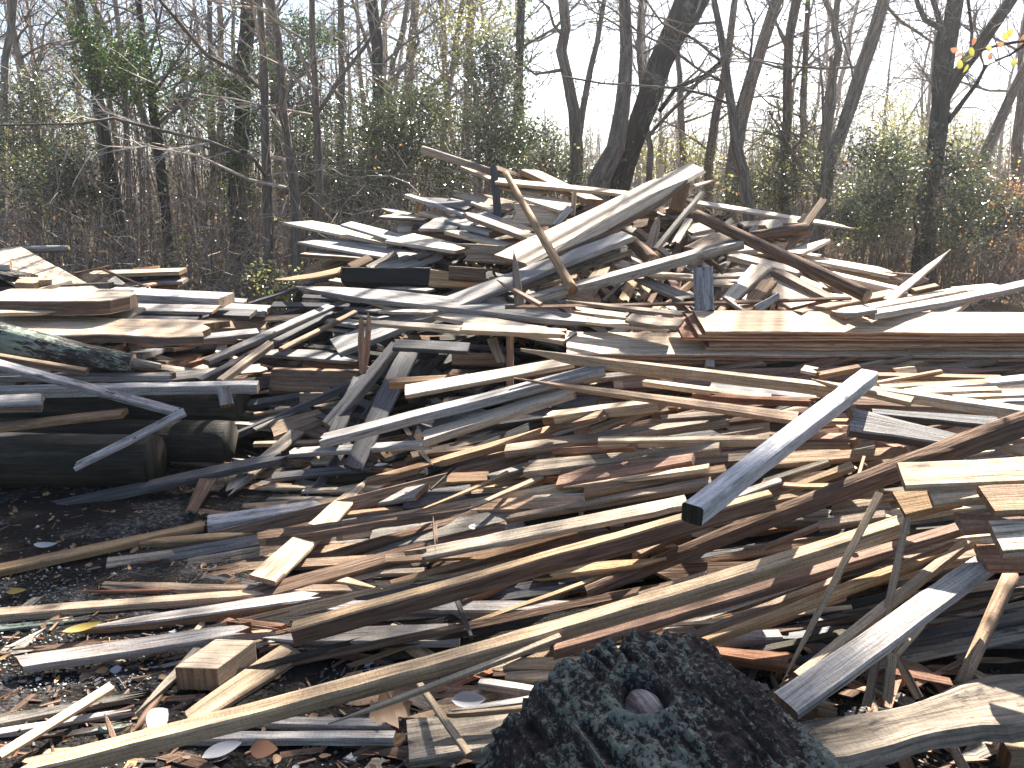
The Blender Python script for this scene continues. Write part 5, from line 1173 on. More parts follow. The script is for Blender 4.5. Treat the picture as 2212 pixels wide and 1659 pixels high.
# ---------------------------------------------------------------- thick lichen-grown log in front of the camera
def stump_log():
    r0 = .39
    u = Vector((.37, -.93, 0)).normalized()
    v = Vector((u.y * -1, u.x, 0)); v = Vector((.93, .37, 0)).normalized()
    z = Vector((0, 0, 1))
    cen = LOGC
    Lh = .95
    nl, na = 190, 300
    V, F, MI, UV = [], [], [], []
    KP = Vector((.20, R(99)))            # knot, (distance along, angle)
    knot_c = None
    for i in range(nl + 1):
        f = i / nl
        for k in range(na):
            th = 2 * math.pi * k / na            # 0 = v side (right), 90 = top
            cx, cy = math.cos(th), math.sin(th)
            s = f * Lh
            w1 = .9 * mnoise.noise((cx * 2.5, cy * 2.5, s * 5)) + .4 * mnoise.noise((cx * 7, cy * 7, s * 14))
            q = (cx * 12 + w1, cy * 12 - w1, s * 2.6 + w1)
            ridge = mnoise.noise(q); ridge = 1 - abs(ridge) * 2.4
            plate = mnoise.noise((cx * 17 + 3 + w1 * 2, cy * 17, s * 13 + w1 * 2)); 
            fine = mnoise.noise((cx * 34, cy * 34, s * 30))
            tiny = mnoise.noise((cx * 80, cy * 80, s * 70))
            r = r0 * (1 + .05 * mnoise.noise((cx * 1.2, cy * 1.2, s * 2))) + .020 * ridge + .010 * plate + .008 * fine + .006 * tiny
            s2 = s + (0.02 * mnoise.noise((cx * 9, cy * 9, 4)) + .012 * mnoise.noise((cx * 30, cy * 30, 9))) * max(0, 1 - f * 6)
            # knot: a raised collar round a hole
            da = (th - KP.y) * r0; ds = s - KP.x
            d = math.hypot(da * 1.1, ds * .85)
            if d < .13:
                col = math.exp(-((d - .070) / .022) ** 2) * .018
                hole = -.045 * (1 / (1 + math.exp((d - .052) / .005)))
                keep = min(1, max(0, (d - .03) / .08))
                base = r0 * (1 + .05 * mnoise.noise((cx * 1.2, cy * 1.2, s * 2)))
                r = base + (r - base) * keep + col + hole
            V.append(cen + u * s2 + v * (cx * r) + z * (cy * r))
    for i in range(nl):
        for k in range(na):
            k2 = (k + 1) % na
            F.append((i * na + k, i * na + k2, (i + 1) * na + k2, (i + 1) * na + k)); MI.append(0)
            s0, s1 = i / nl * Lh, (i + 1) / nl * Lh
            a0, a1 = k / na * 6.283 * r0, (k + 1) / na * 6.283 * r0
            UV.append(((s0, a0), (s0, a1), (s1, a1), (s1, a0)))
    for i, rev in ((0, 1), (nl, 0)):
        idx = [i * na + k for k in range(na)]
        F.append(tuple(idx[::-1] if rev else idx)); MI.append(1)
        uu = [(20 + math.cos(6.283 * k / na) * r0, math.sin(6.283 * k / na) * r0) for k in range(na)]
        UV.append(tuple(uu[::-1] if rev else uu))
    m, nt, b = new_mat('old_bark_with_lichen')
    L = nt.links.new
    tc = nd(nt, 'ShaderNodeTexCoord')
    geo = nd(nt, 'ShaderNodeNewGeometry')
    n1 = nd(nt, 'ShaderNodeTexNoise', Scale=38.0, Detail=6.0, Roughness=.7); L(tc.outputs['Object'], n1.inputs['Vector'])
    col = ramp(nt, n1.outputs[0], [(.3, (.009, .007, .007)), (.52, (.028, .022, .021)), (.7, (.07, .057, .056))])
    rn = nd(nt, 'ShaderNodeTexNoise', Scale=7.0, Detail=4.0); L(tc.outputs['Object'], rn.inputs['Vector'])
    col = mixc(nt, ramp(nt, rn.outputs[0], [(.55, (0, 0, 0)), (.72, (.7, .7, .7))]), col, (.05, .026, .018))
    n2 = nd(nt, 'ShaderNodeTexNoise', Scale=80.0, Detail=8.0, Roughness=.72, Distortion=.4); L(tc.outputs['Object'], n2.inputs['Vector'])
    n3 = nd(nt, 'ShaderNodeTexNoise', Scale=4.5, Detail=2.0); L(tc.outputs['Object'], n3.inputs['Vector'])
    su = nd(nt, 'ShaderNodeMath', operation='MULTIPLY_ADD'); L(n3.outputs[0], su.inputs[0]); su.inputs[1].default_value = .6; L(n2.outputs[0], su.inputs[2])
    # crests of the ridges carry the lichen
    pt = nd(nt, 'ShaderNodeMath', operation='MULTIPLY_ADD'); L(geo.outputs['Pointiness'], pt.inputs[0]); pt.inputs[1].default_value = 1.1; L(su.outputs[0], pt.inputs[2])
    hv = nd(nt, 'ShaderNodeMath', operation='MULTIPLY'); L(pt.outputs[0], hv.inputs[0]); hv.inputs[1].default_value = .5
    lf = ramp(nt, hv.outputs[0], [(.69, (0, 0, 0)), (.705, (1, 1, 1))])
    lc = ramp(nt, n1.outputs[0], [(.35, (.06, .072, .064)), (.62, (.155, .17, .14))])
    col = mixc(nt, lf, col, lc)
    L(col, b.inputs['Base Color'])
    b.inputs['Roughness'].default_value = .95
    b.inputs['Specular IOR Level'].default_value = .15
    bp = nd(nt, 'ShaderNodeBump', Strength=.8, Distance=.006); L(n2.outputs[0], bp.inputs['Height']); L(bp.outputs[0], b.inputs['Normal'])
    V = [p - cen for p in V]
    o = link('lichen_log', make_mesh('lichen_log', V, F, [m, M['end']], MI, UV))
    o.location = cen
    tag(o, 'thick upturned log end with rough dark bark and blue green lichen at the bottom centre', 'log')
    # grey healed wood in the knot
    kv, kf, ku = [], [], []
    e_a = v * (-math.sin(KP.y)) + z * math.cos(KP.y); e_r = v * math.cos(KP.y) + z * math.sin(KP.y)
    kc = u * KP.x + e_r * (r0 - .012)
    ng = 24
    rows = [(0, .014), (.3, .013), (.6, .010), (.85, .005), (1, -.008)]
    for fr_, h in rows:
        for k in range(ng):
            an = 6.283 * k / ng
            w = fr_ * .047 * (1 + .08 * mnoise.noise((math.cos(an), math.sin(an), 2)))
            kv.append(kc + u * (math.sin(an) * w * 1.15) + e_a * (math.cos(an) * w * .85) + e_r * h)
    for r_ in range(len(rows) - 1):
        for k in range(ng):
            k2 = (k + 1) % ng
            kf.append((r_ * ng + k, (r_ + 1) * ng + k, (r_ + 1) * ng + k2, r_ * ng + k2))
            ku.append(tuple((kv[i].dot(u), kv[i].dot(e_a)) for i in kf[-1]))
    km = make_mesh('knot', kv, kf, [M['S']], None, ku, smooth=True)
    ko = link('knot', km, o)
LOGC = Vector((.265, 1.64, .225))
stump_log()
# ---------------------------------------------------------------- the wood behind
M['trunk_grey'] = bark('grey_brown_trunk_bark', (.14, .118, .10), (.30, .26, .22), scale=(3, 22), dist=.02)
M['trunk_dark'] = bark('dark_trunk_bark', (.045, .038, .034), (.11, .095, .085), lichen=(.15, .18, .15), lich=.57, scale=(3, 22), dist=.03)
M['trunk_pale'] = bark('pale_trunk_bark', (.22, .19, .16), (.40, .36, .31), scale=(3, 16), dist=.01)
M['twig'] = bark('twig_bark', (.15, .122, .10), (.29, .24, .20), scale=(3, 30), bump=.3)
M['twig_pale'] = bark('pale_twig_bark', (.34, .29, .245), (.52, .46, .41), scale=(3, 30), bump=.3)
M['leaf_holly'] = leafmat('evergreen_leaf', (.034, .048, .024), (.10, .125, .045), trans=.22, rough=.25, spec=.9)
M['leaf_ivy'] = leafmat('ivy_leaf', (.022, .05, .016), (.09, .16, .03), trans=.35, rough=.35)
M['leaf_light'] = leafmat('yellow_green_leaf', (.12, .135, .045), (.27, .26, .09), trans=.45, rough=.4)
M['leaf_autumn'] = leafmat('orange_brown_leaf', (.19, .11, .06), (.38, .20, .08), trans=.35, rough=.5)

def bez(P, Q, bend, n):
    """curved line of n+1 points from P to Q"""
    c = (P + Q) * .5 + bend
    return [P * (1 - f) ** 2 + c * 2 * f * (1 - f) + Q * f * f for f in [i / n for i in range(n + 1)]]

class Geo:
    def __init__(s): s.V, s.F, s.U, s.M = [], [], [], []
    def tube(s, pts, rad, sides, mat=0, seed=0, rough=0):
        v, f, mi, uv = tube_geo(pts, rad, sides, rough, seed, caps=False)
        o = len(s.V); s.V += v; s.F += [tuple(o + i for i in q) for q in f]; s.U += uv; s.M += [mat] * len(f)
    def leafq(s, P, L, W, rng, mat, down=0.0):
        d = Vector((rng.gauss(0, 1), rng.gauss(0, 1), rng.gauss(0, .6) - down)).normalized()
        e = d.cross(Vector((rng.gauss(0, 1), rng.gauss(0, 1), rng.gauss(0, 1)))).normalized()
        nn = d.cross(e)
        o = len(s.V)
        s.V += [P, P + d * L * .5 + e * W * .5 + nn * W * .2, P + d * L, P + d * L * .5 - e * W * .5 + nn * W * .2]
        s.F += [(o, o + 1, o + 2), (o, o + 2, o + 3)]
        s.U += [((0, 0), (1, 0), (1, 1)), ((0, 0), (1, 1), (0, 1))]; s.M += [mat] * 2
    def mesh(s, name, mats, smooth=False):
        return make_mesh(name, s.V, s.F, mats, s.M, s.U, smooth)

def twigs(g, P, dirv, L, r, rng, depth_, mat=0, tips=None, sides=3):
    """one branch with its side shoots"""
    n = 4 if depth_ else 3
    Q = P + dirv * L
    pts = bez(P, Q, Vector((rng.gauss(0, .1), rng.gauss(0, .1), rng.gauss(.02, .1))) * L, n)
    pts = [p + Vector((rng.gauss(0, .02), rng.gauss(0, .02), rng.gauss(0, .02))) * L * (0 if i == 0 else 1) for i, p in enumerate(pts)]
    g.tube(pts, [max(.0022, r * (1 - .75 * i / n)) for i in range(n + 1)], sides if r < .02 else 5, mat)
    if tips is not None: tips.append(pts[-1]); tips.append(pts[n // 2 + 1])
    if depth_ <= 0: return
    k = rng.randint(4, 6) if depth_ > 1 else rng.randint(3, 5)
    for _ in range(k):
        f = rng.uniform(.25, 1)
        i = min(n - 1, int(f * n)); B = pts[i].lerp(pts[i + 1], f * n - i)
        ax = Vector((rng.gauss(0, 1), rng.gauss(0, 1), rng.gauss(0, 1))).normalized()
        d2 = (dirv + ax * .75).normalized()
        twigs(g, B, d2, L * rng.uniform(.3, .6), r * .5, rng, depth_ - 1, mat, tips, 3)

def polyline_tree(name, label, cat, pts2, d, mat, seed, extra=6.0, limbs=(), nbr=24, brlen=(1.2, 3.0), ivy=0, brlow=.25, leaves=None, group=None, twmat='twig', crown_leaves=0, rough=.10, baseY=None, bdepth=2):
    """a tree whose trunk passes through picture points (x, y, width in picture units), d metres ahead"""
    rng = random.Random(seed)
    P, Rd = [], []
    for (X, Y, w) in pts2[::-1]:                       # from the foot up
        p = at(X, Y, d)
        P.append(p); Rd.append(max(.006, w / FPX * (p - EYE).length * .5))
    # the foot down to the ground
    if P[0].z > 0:
        t = (P[1] - P[0]); t = t / max(t.z, .2)
        foot = P[0] - Vector((t.x * .5, t.y * .5, 1)) * P[0].z
        foot.z = -.1
        P.insert(0, foot); Rd.insert(0, Rd[0] * 1.2)
    # on above the picture
    if extra:
        t = (P[-1] - P[-2]).normalized(); r = Rd[-1]; q = P[-1]
        for i in range(5):
            t = (t + Vector((rng.gauss(0, .08), rng.gauss(0, .08), .12))).normalized()
            q = q + t * extra / 5; r = max(.008, Rd[-1] * (1 - (i + 1) / 5.6)); P.append(q); Rd.append(r)
    # resample, jittered
    PP, RR = [P[0]], [Rd[0]]
    for i in range(len(P) - 1):
        n = max(1, int((P[i + 1] - P[i]).length / .45))
        for j in range(1, n + 1):
            f = j / n
            PP.append(P[i].lerp(P[i + 1], f) + Vector((rng.gauss(0, .25), rng.gauss(0, .25), 0)) * Rd[i] * .5); RR.append(Rd[i] + (Rd[i + 1] - Rd[i]) * f)
    root = bpy.data.objects.new(name, None); C.objects.link(root); root.location = (PP[0].x, PP[0].y, 0)
    tag(root, label, cat, group)
    off = root.location
    g = Geo(); g.tube([p - off for p in PP], RR, 12 if RR[0] > .06 else 8, 0, seed, rough)
    cr = Geo(); tips = []
    # limbs drawn from the picture
    for lp in limbs:
        lpts = [at(X, Y, d + (lp[0] if not isinstance(lp[0], tuple) else 0) * (i / max(1, len(lp) - 2))) - off for i, (X, Y, w) in enumerate(lp[1:])]
        lr = [max(.004, w / FPX * d * .5) for (X, Y, w) in lp[1:]]
        g.tube(lpts, lr, 7, 0, seed, .05)
        for i in range(1, len(lpts)):
            for _ in range(3):
                b0 = lpts[i - 1].lerp(lpts[i], rng.random())
                dv = ((lpts[i] - lpts[i - 1]).normalized() + Vector((rng.gauss(0, .7), rng.gauss(0, .7), rng.gauss(.1, .7)))).normalized()
                twigs(cr, b0, dv, rng.uniform(.4, 1.2), min(lr[i] * .6, .012), rng, 1, 0, tips)
    if pts2[0][0] > 1100: nbr = int(nbr * .6)
    H = sum((PP[i + 1] - PP[i]).length for i in range(len(PP) - 1))
    for _ in range(nbr):
        f = brlow + (1 - brlow) * rng.random() ** .8
        x = f * (len(PP) - 1); i = min(len(PP) - 2, int(x)); b0 = PP[i].lerp(PP[i + 1], x - i) - off
        if b0.z > 5.0 and rng.random() < .75: continue
        an = rng.uniform(0, 6.28)
        dv = Vector((math.cos(an), math.sin(an), rng.uniform(.1, 1.0))).normalized()
        L = rng.uniform(*brlen) * (1.1 - .5 * f)
        twigs(cr, b0, dv, L, min(RR[i] * .45, .03), rng, bdepth, 0, tips)
    tm = link('trunk', g.mesh('trunk', [M[mat]], smooth=True), root)
    cm = [M[twmat]]
    if leaves and crown_leaves and tips:
        cm.append(M[leaves])
        for _ in range(crown_leaves):
            p = rng.choice(tips)
            cr.leafq(p + Vector((rng.gauss(0, .1), rng.gauss(0, .1), rng.gauss(0, .1))), rng.uniform(.05, .09), rng.uniform(.03, .05), rng, 1, .3)
    if cr.F: link('crown', cr.mesh('crown', cm), root)
    if ivy:
        iv = Geo()
        zt = rng.uniform(.5, .75)
        for _ in range(ivy):
            f = rng.random() ** 1.15 * zt
            x = f * (len(PP) - 1); i = min(len(PP) - 2, int(x)); b0 = PP[i].lerp(PP[i + 1], x - i) - off
            cl = mnoise.noise((b0.z * .9, seed, 0)) + .55
            if rng.random() > cl: continue
            an = rng.uniform(0, 6.28); rr = RR[i] + abs(rng.gauss(0, .12 + .12 * cl))
            iv.leafq(b0 + Vector((math.cos(an) * rr, math.sin(an) * rr, 0)), rng.uniform(.05, .09), rng.uniform(.04, .06), rng, 0, .5)
        link('ivy', iv.mesh('ivy', [M['leaf_ivy']]), root)
    return root

T = polyline_tree
T('bare_tree', 'pale slender tree at the far left edge', 'tree', [(30, 0, 12), (24, 60, 12), (10, 130, 12), (8, 250, 13), (4, 330, 14), (6, 560, 16)], 16, 'trunk_pale', 1, extra=4, nbr=14)
T('bare_tree', 'pale crooked tree second from the left edge', 'tree', [(25, 50, 9), (48, 140, 11), (70, 180, 12), (78, 240, 13), (80, 330, 14), (85, 560, 15)], 17, 'trunk_pale', 2, extra=4, limbs=[(0, (72, 172, 8), (88, 130, 6), (95, 60, 4), (130, 20, 3))])
T('ivy_tree', 'dark ivy-hung tree leaning left, nearest the left edge', 'tree', [(172, 0, 15), (195, 110, 17), (215, 220, 19), (235, 330, 21), (250, 430, 23), (275, 590, 25)], 13.5, 'trunk_dark', 3, extra=6, ivy=1500)
T('ivy_tree', 'straight dark tree wrapped in bright ivy left of centre', 'tree', [(300, 0, 10), (312, 100, 13), (325, 180, 15), (340, 300, 18), (355, 430, 20), (370, 600, 22)], 14, 'trunk_dark', 4, extra=6, ivy=1700)
T('bare_tree', 'thin pale tree between the two ivy-hung trees', 'tree', [(247, 0, 9), (260, 90, 9), (270, 200, 10), (278, 400, 11), (282, 560, 12)], 18, 'trunk_pale', 5, extra=5)
T('bare_tree', 'thin straight tree right of the bright ivy tree', 'tree', [(452, 0, 9), (457, 200, 10), (460, 350, 11), (462, 590, 12)], 17, 'trunk_grey', 6, extra=5)
T('ivy_tree', 'thick dark vine-clad tree behind the two slender trunks', 'tree', [(540, 0, 28), (528, 120, 28), (522, 250, 28), (515, 420, 30), (525, 640, 32)], 14.5, 'trunk_dark', 7, extra=7, ivy=1300, nbr=22)
T('slender_tree', 'slender grey tree in front, left of the close pair', 'tree', [(560, 0, 12), (571, 150, 15), (575, 300, 18), (577, 450, 20), (580, 700, 24)], 11, 'trunk_grey', 8, extra=4, nbr=12, twmat='twig_pale',
  limbs=[(-2.0, (577, 385, 9), (550, 345, 8), (450, 305, 7), (325, 276, 6), (245, 255, 5), (175, 267, 4), (0, 270, 3)), (-1.5, (574, 200, 10), (540, 170, 9), (445, 118, 8), (380, 40, 7), (345, 0, 6)), (1.0, (577, 500, 6), (630, 440, 4), (700, 380, 2))])
T('slender_tree', 'slender grey tree in front, right of the close pair', 'tree', [(588, 0, 11), (604, 90, 13), (615, 240, 16), (625, 340, 17), (640, 430, 19), (643, 700, 24)], 11, 'trunk_grey', 9, extra=4, nbr=12, twmat='twig_pale',
  limbs=[(-.8, (620, 300, 6), (598, 228, 5), (560, 230, 4), (540, 245, 3)), (.5, (612, 210, 5), (640, 170, 4), (690, 120, 3))])
T('slender_tree', 'slender tree with a long leaning branch right of the close pair', 'tree', [(672, 0, 11), (673, 80, 12), (682, 180, 13), (688, 330, 16), (688, 420, 17), (672, 600, 20)], 11.5, 'trunk_grey', 10, extra=4, nbr=12, twmat='twig_pale',
  limbs=[(.8, (690, 240, 8), (740, 160, 8), (790, 100, 7), (820, 50, 6), (834, 0, 6))])
T('bare_tree', 'thin sunlit tree behind the holly in the centre left', 'tree', [(738, 0, 12), (738, 150, 13), (737, 300, 14), (735, 560, 15)], 18, 'trunk_grey', 11, extra=5)
T('ivy_tree', 'dark mottled tree rising out of the central holly', 'tree', [(800, 0, 24), (812, 100, 24), (818, 180, 24), (812, 330, 26), (812, 560, 28)], 17, 'trunk_dark', 12, extra=5, ivy=500, leaves='leaf_light', crown_leaves=260)
T('bare_tree', 'forked bare tree in the bright gap left of centre', 'tree', [(880, 0, 8), (868, 80, 10), (850, 130, 11), (842, 200, 12), (835, 560, 14)], 20, 'trunk_grey', 13, extra=4, limbs=[(0, (846, 180, 8), (890, 120, 7), (905, 90, 6), (895, 40, 5), (890, 0, 4))], leaves='leaf_light', crown_leaves=200)
T('bare_tree', 'curving bare tree left of the white sky gap', 'tree', [(1000, 0, 10), (990, 70, 11), (980, 130, 12), (960, 240, 12), (950, 560, 15)], 21, 'trunk_grey', 14, extra=4, limbs=[(0, (955, 250, 9), (920, 200, 8), (985, 140, 7), (1010, 60, 6), (1030, 0, 5))], leaves='leaf_light', crown_leaves=260)
T('ivy_tree', 'tree clad in evergreen vines at the middle of the view', 'tree', [(1128, 0, 15), (1124, 80, 17), (1120, 160, 18), (1116, 300, 20), (1118, 560, 24)], 15, 'trunk_dark', 15, extra=5, ivy=1500, leaves='leaf_light', crown_leaves=150)
T('bare_tree', 'bare crooked tree forking low against the white sky', 'tree', [(1218, 0, 20), (1222, 60, 20), (1212, 110, 22), (1226, 165, 22), (1238, 240, 25), (1245, 330, 28), (1250, 600, 34)], 14, 'trunk_grey', 16, extra=6, nbr=14,
  limbs=[(.5, (1247, 310, 18), (1258, 240, 15), (1275, 150, 13), (1290, 90, 12), (1305, 0, 10)), (-.5, (1222, 150, 8), (1190, 155, 7), (1155, 160, 5), (1130, 140, 4))])
T('bare_tree', 'straight grey trunk curving at its foot beside the big leaning one', 'tree', [(1352, 0, 23), (1352, 100, 25), (1350, 180, 28), (1342, 240, 32), (1325, 320, 38), (1305, 390, 48), (1285, 470, 54), (1260, 620, 60)], 12.5, 'trunk_grey', 17, extra=7, nbr=12, brlow=.5)
T('leaning_tree', 'big dark tree leaning right in the middle of the wood', 'tree', [(1492, -20, 46), (1452, 60, 48), (1425, 140, 48), (1398, 210, 47), (1375, 280, 46), (1352, 350, 44), (1330, 430, 46), (1290, 620, 54)], 12.8, 'trunk_dark', 18, extra=7, nbr=14, brlow=.45,
  limbs=[(1.0, (1462, 75, 34), (1500, 35, 30), (1530, -20, 28)), (.5, (1425, 240, 10), (1460, 190, 10), (1520, 165, 9), (1560, 130, 7))])
T('bare_tree', 'thin twin-stemmed tree between the two big trunks', 'tree', [(1384, 0, 9), (1378, 100, 10), (1384, 160, 11), (1390, 240, 10), (1405, 320, 12), (1395, 560, 16)], 14.5, 'trunk_grey', 19, extra=4, limbs=[(0, (1395, 300, 8), (1440, 250, 8), (1480, 210, 8), (1520, 165, 7), (1545, 145, 6))])
T('slender_tree', 'slender tree bending left with long drooping branches right of centre', 'tree', [(1543, 0, 11), (1554, 60, 13), (1565, 130, 14), (1572, 190, 16), (1582, 250, 18), (1592, 310, 20), (1604, 370, 22), (1615, 440, 24), (1630, 640, 30)], 11.5, 'trunk_grey', 20, extra=4, nbr=10,
  limbs=[(-1, (1575, 225, 6), (1530, 205, 6), (1460, 190, 5), (1380, 185, 4), (1300, 180, 4), (1215, 165, 3)), (-1, (1560, 135, 6), (1500, 85, 5), (1430, 50, 4), (1395, 0, 4)), (-1, (1568, 180, 6), (1510, 150, 5), (1440, 100, 4), (1380, 70, 4), (1330, 25, 3), (1290, 0, 3)), (.5, (1590, 240, 7), (1620, 140, 5), (1628, 50, 5), (1610, 0, 4)), (.5, (1626, 60, 4), (1650, 20, 3), (1660, 0, 3))])
T('bare_tree', 'grey blurred tree leaning right behind the drooping branches', 'tree', [(1680, -10, 22), (1650, 90, 23), (1620, 180, 24), (1598, 260, 26), (1582, 340, 28), (1570, 560, 34)], 16, 'trunk_grey', 21, extra=6)
T('bare_tree', 'grey tree rising just left of the drooping tree', 'tree', [(1588, 0, 13), (1575, 100, 15), (1560, 180, 16), (1545, 240, 17), (1532, 350, 19), (1520, 600, 24)], 16.5, 'trunk_grey', 22, extra=5, leaves='leaf_light', crown_leaves=160)
T('bare_tree', 'thin tree with green shoots right of the big leaning tree', 'tree', [(1460, 90, 10), (1468, 160, 11), (1472, 260, 13), (1476, 340, 15), (1478, 600, 18)], 17, 'trunk_grey', 23, extra=4, leaves='leaf_light', crown_leaves=220)
T('ivy_tree', 'vine-tangled tree at the upper right of centre', 'tree', [(1722, 0, 18), (1706, 80, 17), (1700, 160, 17), (1698, 260, 18), (1700, 600, 24)], 15, 'trunk_grey', 24, extra=5, ivy=500)
T('bare_tree', 'thin dark tree beside the vine-tangled one', 'tree', [(1746, 0, 9), (1740, 120, 11), (1735, 240, 13), (1740, 600, 18)], 16, 'trunk_grey', 25, extra=5)
T('bare_tree', 'forked tree with a broken side stem against the glare', 'tree', [(1808, 10, 11), (1803, 60, 13), (1810, 110, 13), (1800, 170, 17), (1788, 240, 21), (1775, 330, 22), (1760, 600, 28)], 15, 'trunk_grey', 26, extra=4, limbs=[(0, (1806, 45, 10), (1790, 15, 9), (1778, -20, 8)), (0, (1794, 190, 10), (1796, 150, 9), (1795, 120, 5))])
T('leaning_tree', 'straight dark tree leaning right against the brightest sky', 'tree', [(1912, -10, 22), (1888, 80, 24), (1862, 150, 25), (1840, 210, 25), (1815, 290, 24), (1790, 350, 26), (1740, 600, 34)], 14, 'trunk_grey', 27, extra=6, nbr=10, limbs=[(.5, (1912, 10, 6), (1945, 45, 6), (1990, 75, 5), (2020, 95, 4)), (-.3, (1848, 200, 5), (1838, 140, 4), (1815, 66, 3))])
T('dark_tree', 'large dark tree spreading several limbs at the upper right', 'tree', [(2062, -10, 26), (2052, 70, 28), (2042, 140, 29), (2035, 200, 30), (2030, 280, 32), (2015, 360, 32), (2000, 450, 34), (1985, 640, 40)], 12.5, 'trunk_dark', 28, extra=6, nbr=12, brlow=.5,
  limbs=[(-.5, (2040, 215, 24), (2070, 160, 26), (2115, 100, 26), (2150, 50, 24), (2195, -15, 22)), (.5, (2022, 240, 16), (2020, 170, 14), (2026, 90, 13), (2033, 60, 12), (2025, 30, 11), (2012, -10, 10)), (.5, (2032, 62, 11), (2000, 45, 11), (1985, 15, 10), (1976, -15, 9)), (-.6, (2060, 195, 8), (2095, 130, 7), (2100, 70, 6), (2090, -10, 6)), (-.4, (2030, 285, 12), (2065, 240, 10), (2110, 180, 8), (2130, 140, 6))])
T('bare_tree', 'pale grey tree leaning right at the far right', 'tree', [(2222, 130, 14), (2192, 190, 16), (2165, 250, 17), (2140, 310, 18), (2118, 355, 19), (2060, 600, 26)], 15, 'trunk_grey', 29, extra=5, nbr=10)
T('bare_tree', 'grey trunk at the right edge behind the glossy bushes', 'tree', [(2205, 220, 15), (2198, 310, 18), (2195, 400, 20), (2190, 640, 26)], 16, 'trunk_grey', 30, extra=5)
T('slender_tree', 'thin sapling in front of the glossy bushes on the right', 'tree', [(1779, 270, 6), (1783, 330, 9), (1778, 400, 11), (1765, 470, 12), (1760, 620, 15)], 12, 'trunk_grey', 31, extra=2.5, nbr=9, brlen=(.5, 1.3), limbs=[(-.3, (1770, 410, 6), (1720, 345, 5), (1690, 290, 4), (1660, 240, 3)), (0, (1770, 420, 4), (1740, 360, 3), (1712, 330, 3))])

# ---- added leaf clumps, unseen above the picture, placed to shade chosen spots below
def added_canopy():
    rng = random.Random(404)
    trees = [o for o in bpy.data.objects if o.get('category') == 'tree' and o.parent is None and o.location.y < 15.5]
    st, lf = {}, {}
    def clump(X, Y, rm, n, yq, dd=None):
        p = at(X, Y, dd) if dd else surf(X, Y)
        c = p + SDIR * ((yq - p.y) / SDIR.y)
        tr = min(trees, key=lambda o: (o.location.x - c.x) ** 2 + (o.location.y - c.y) ** 2 * 2)
        base = Vector(tr.location)
        g, l = st.setdefault(tr.name, Geo()), lf.setdefault(tr.name, Geo())
        f0 = Vector((0, 0, 0))
        tm = [ch for ch in tr.children if ch.name.startswith('trunk')][0].data
        # added limb from the nearest trunk vertex below the clump
        best = min((v.co for v in tm.vertices), key=lambda q: (q + base - c + Vector((0, 0, 1.2))).length)
        cc = c - base
        g.tube(bez(Vector(best), cc, Vector((0, 0, .5)), 6), [.05 * (1 - i / 8) for i in range(7)], 6)
        for _ in range(n):
            v = Vector((rng.gauss(0, 1), rng.gauss(0, 1), rng.gauss(0, 1))).normalized() * rng.random() ** .4
            q = cc + v * rm
            g.tube([cc + v * rm * .2, cc + v * rm * .65 + Vector((0, 0, .05)), q], [.012, .008, .004], 3)
            for _ in range(34):
                l.leafq(q + Vector((rng.gauss(0, .17), rng.gauss(0, .17), rng.gauss(0, .14))), rng.uniform(.08, .14), rng.uniform(.05, .08), rng, 0, .2)
    for a in SHADE: clump(*a)
    for k, g in st.items(): link('limbs', g.mesh('limbs', [M['trunk_dark']]), bpy.data.objects[k])  # limbs made up to hold the shading leaves
    for k, l in lf.items(): link('added_shade_leaves', l.mesh('added_shade_leaves', [M['leaf_holly']]), bpy.data.objects[k])
SHADE = [(250, 1130, .45, 16, 13.2), (60, 1150, .45, 16, 13), (420, 1150, .4, 13, 13), (560, 1180, .3, 7, 13), (100, 1040, .3, 9, 13, 4.6), (330, 1010, .3, 9, 13, 4.7),
         (250, 1230, .3, 8, 13), (80, 1260, .25, 5, 13), (1400, 1500, .55, 70, 13, 1.45), (1200, 1560, .4, 36, 13, 1.4), (1600, 1560, .45, 40, 13, 1.45),
         (300, 1430, .2, 4, 13), (900, 1350, .15, 3, 13), (560, 1580, .2, 5, 13), (850, 1580, .2, 5, 13),
         (1250, 1200, .12, 2, 12.8), (40, 1100, .3, 9, 13), (200, 1160, .35, 11, 13)]
added_canopy()

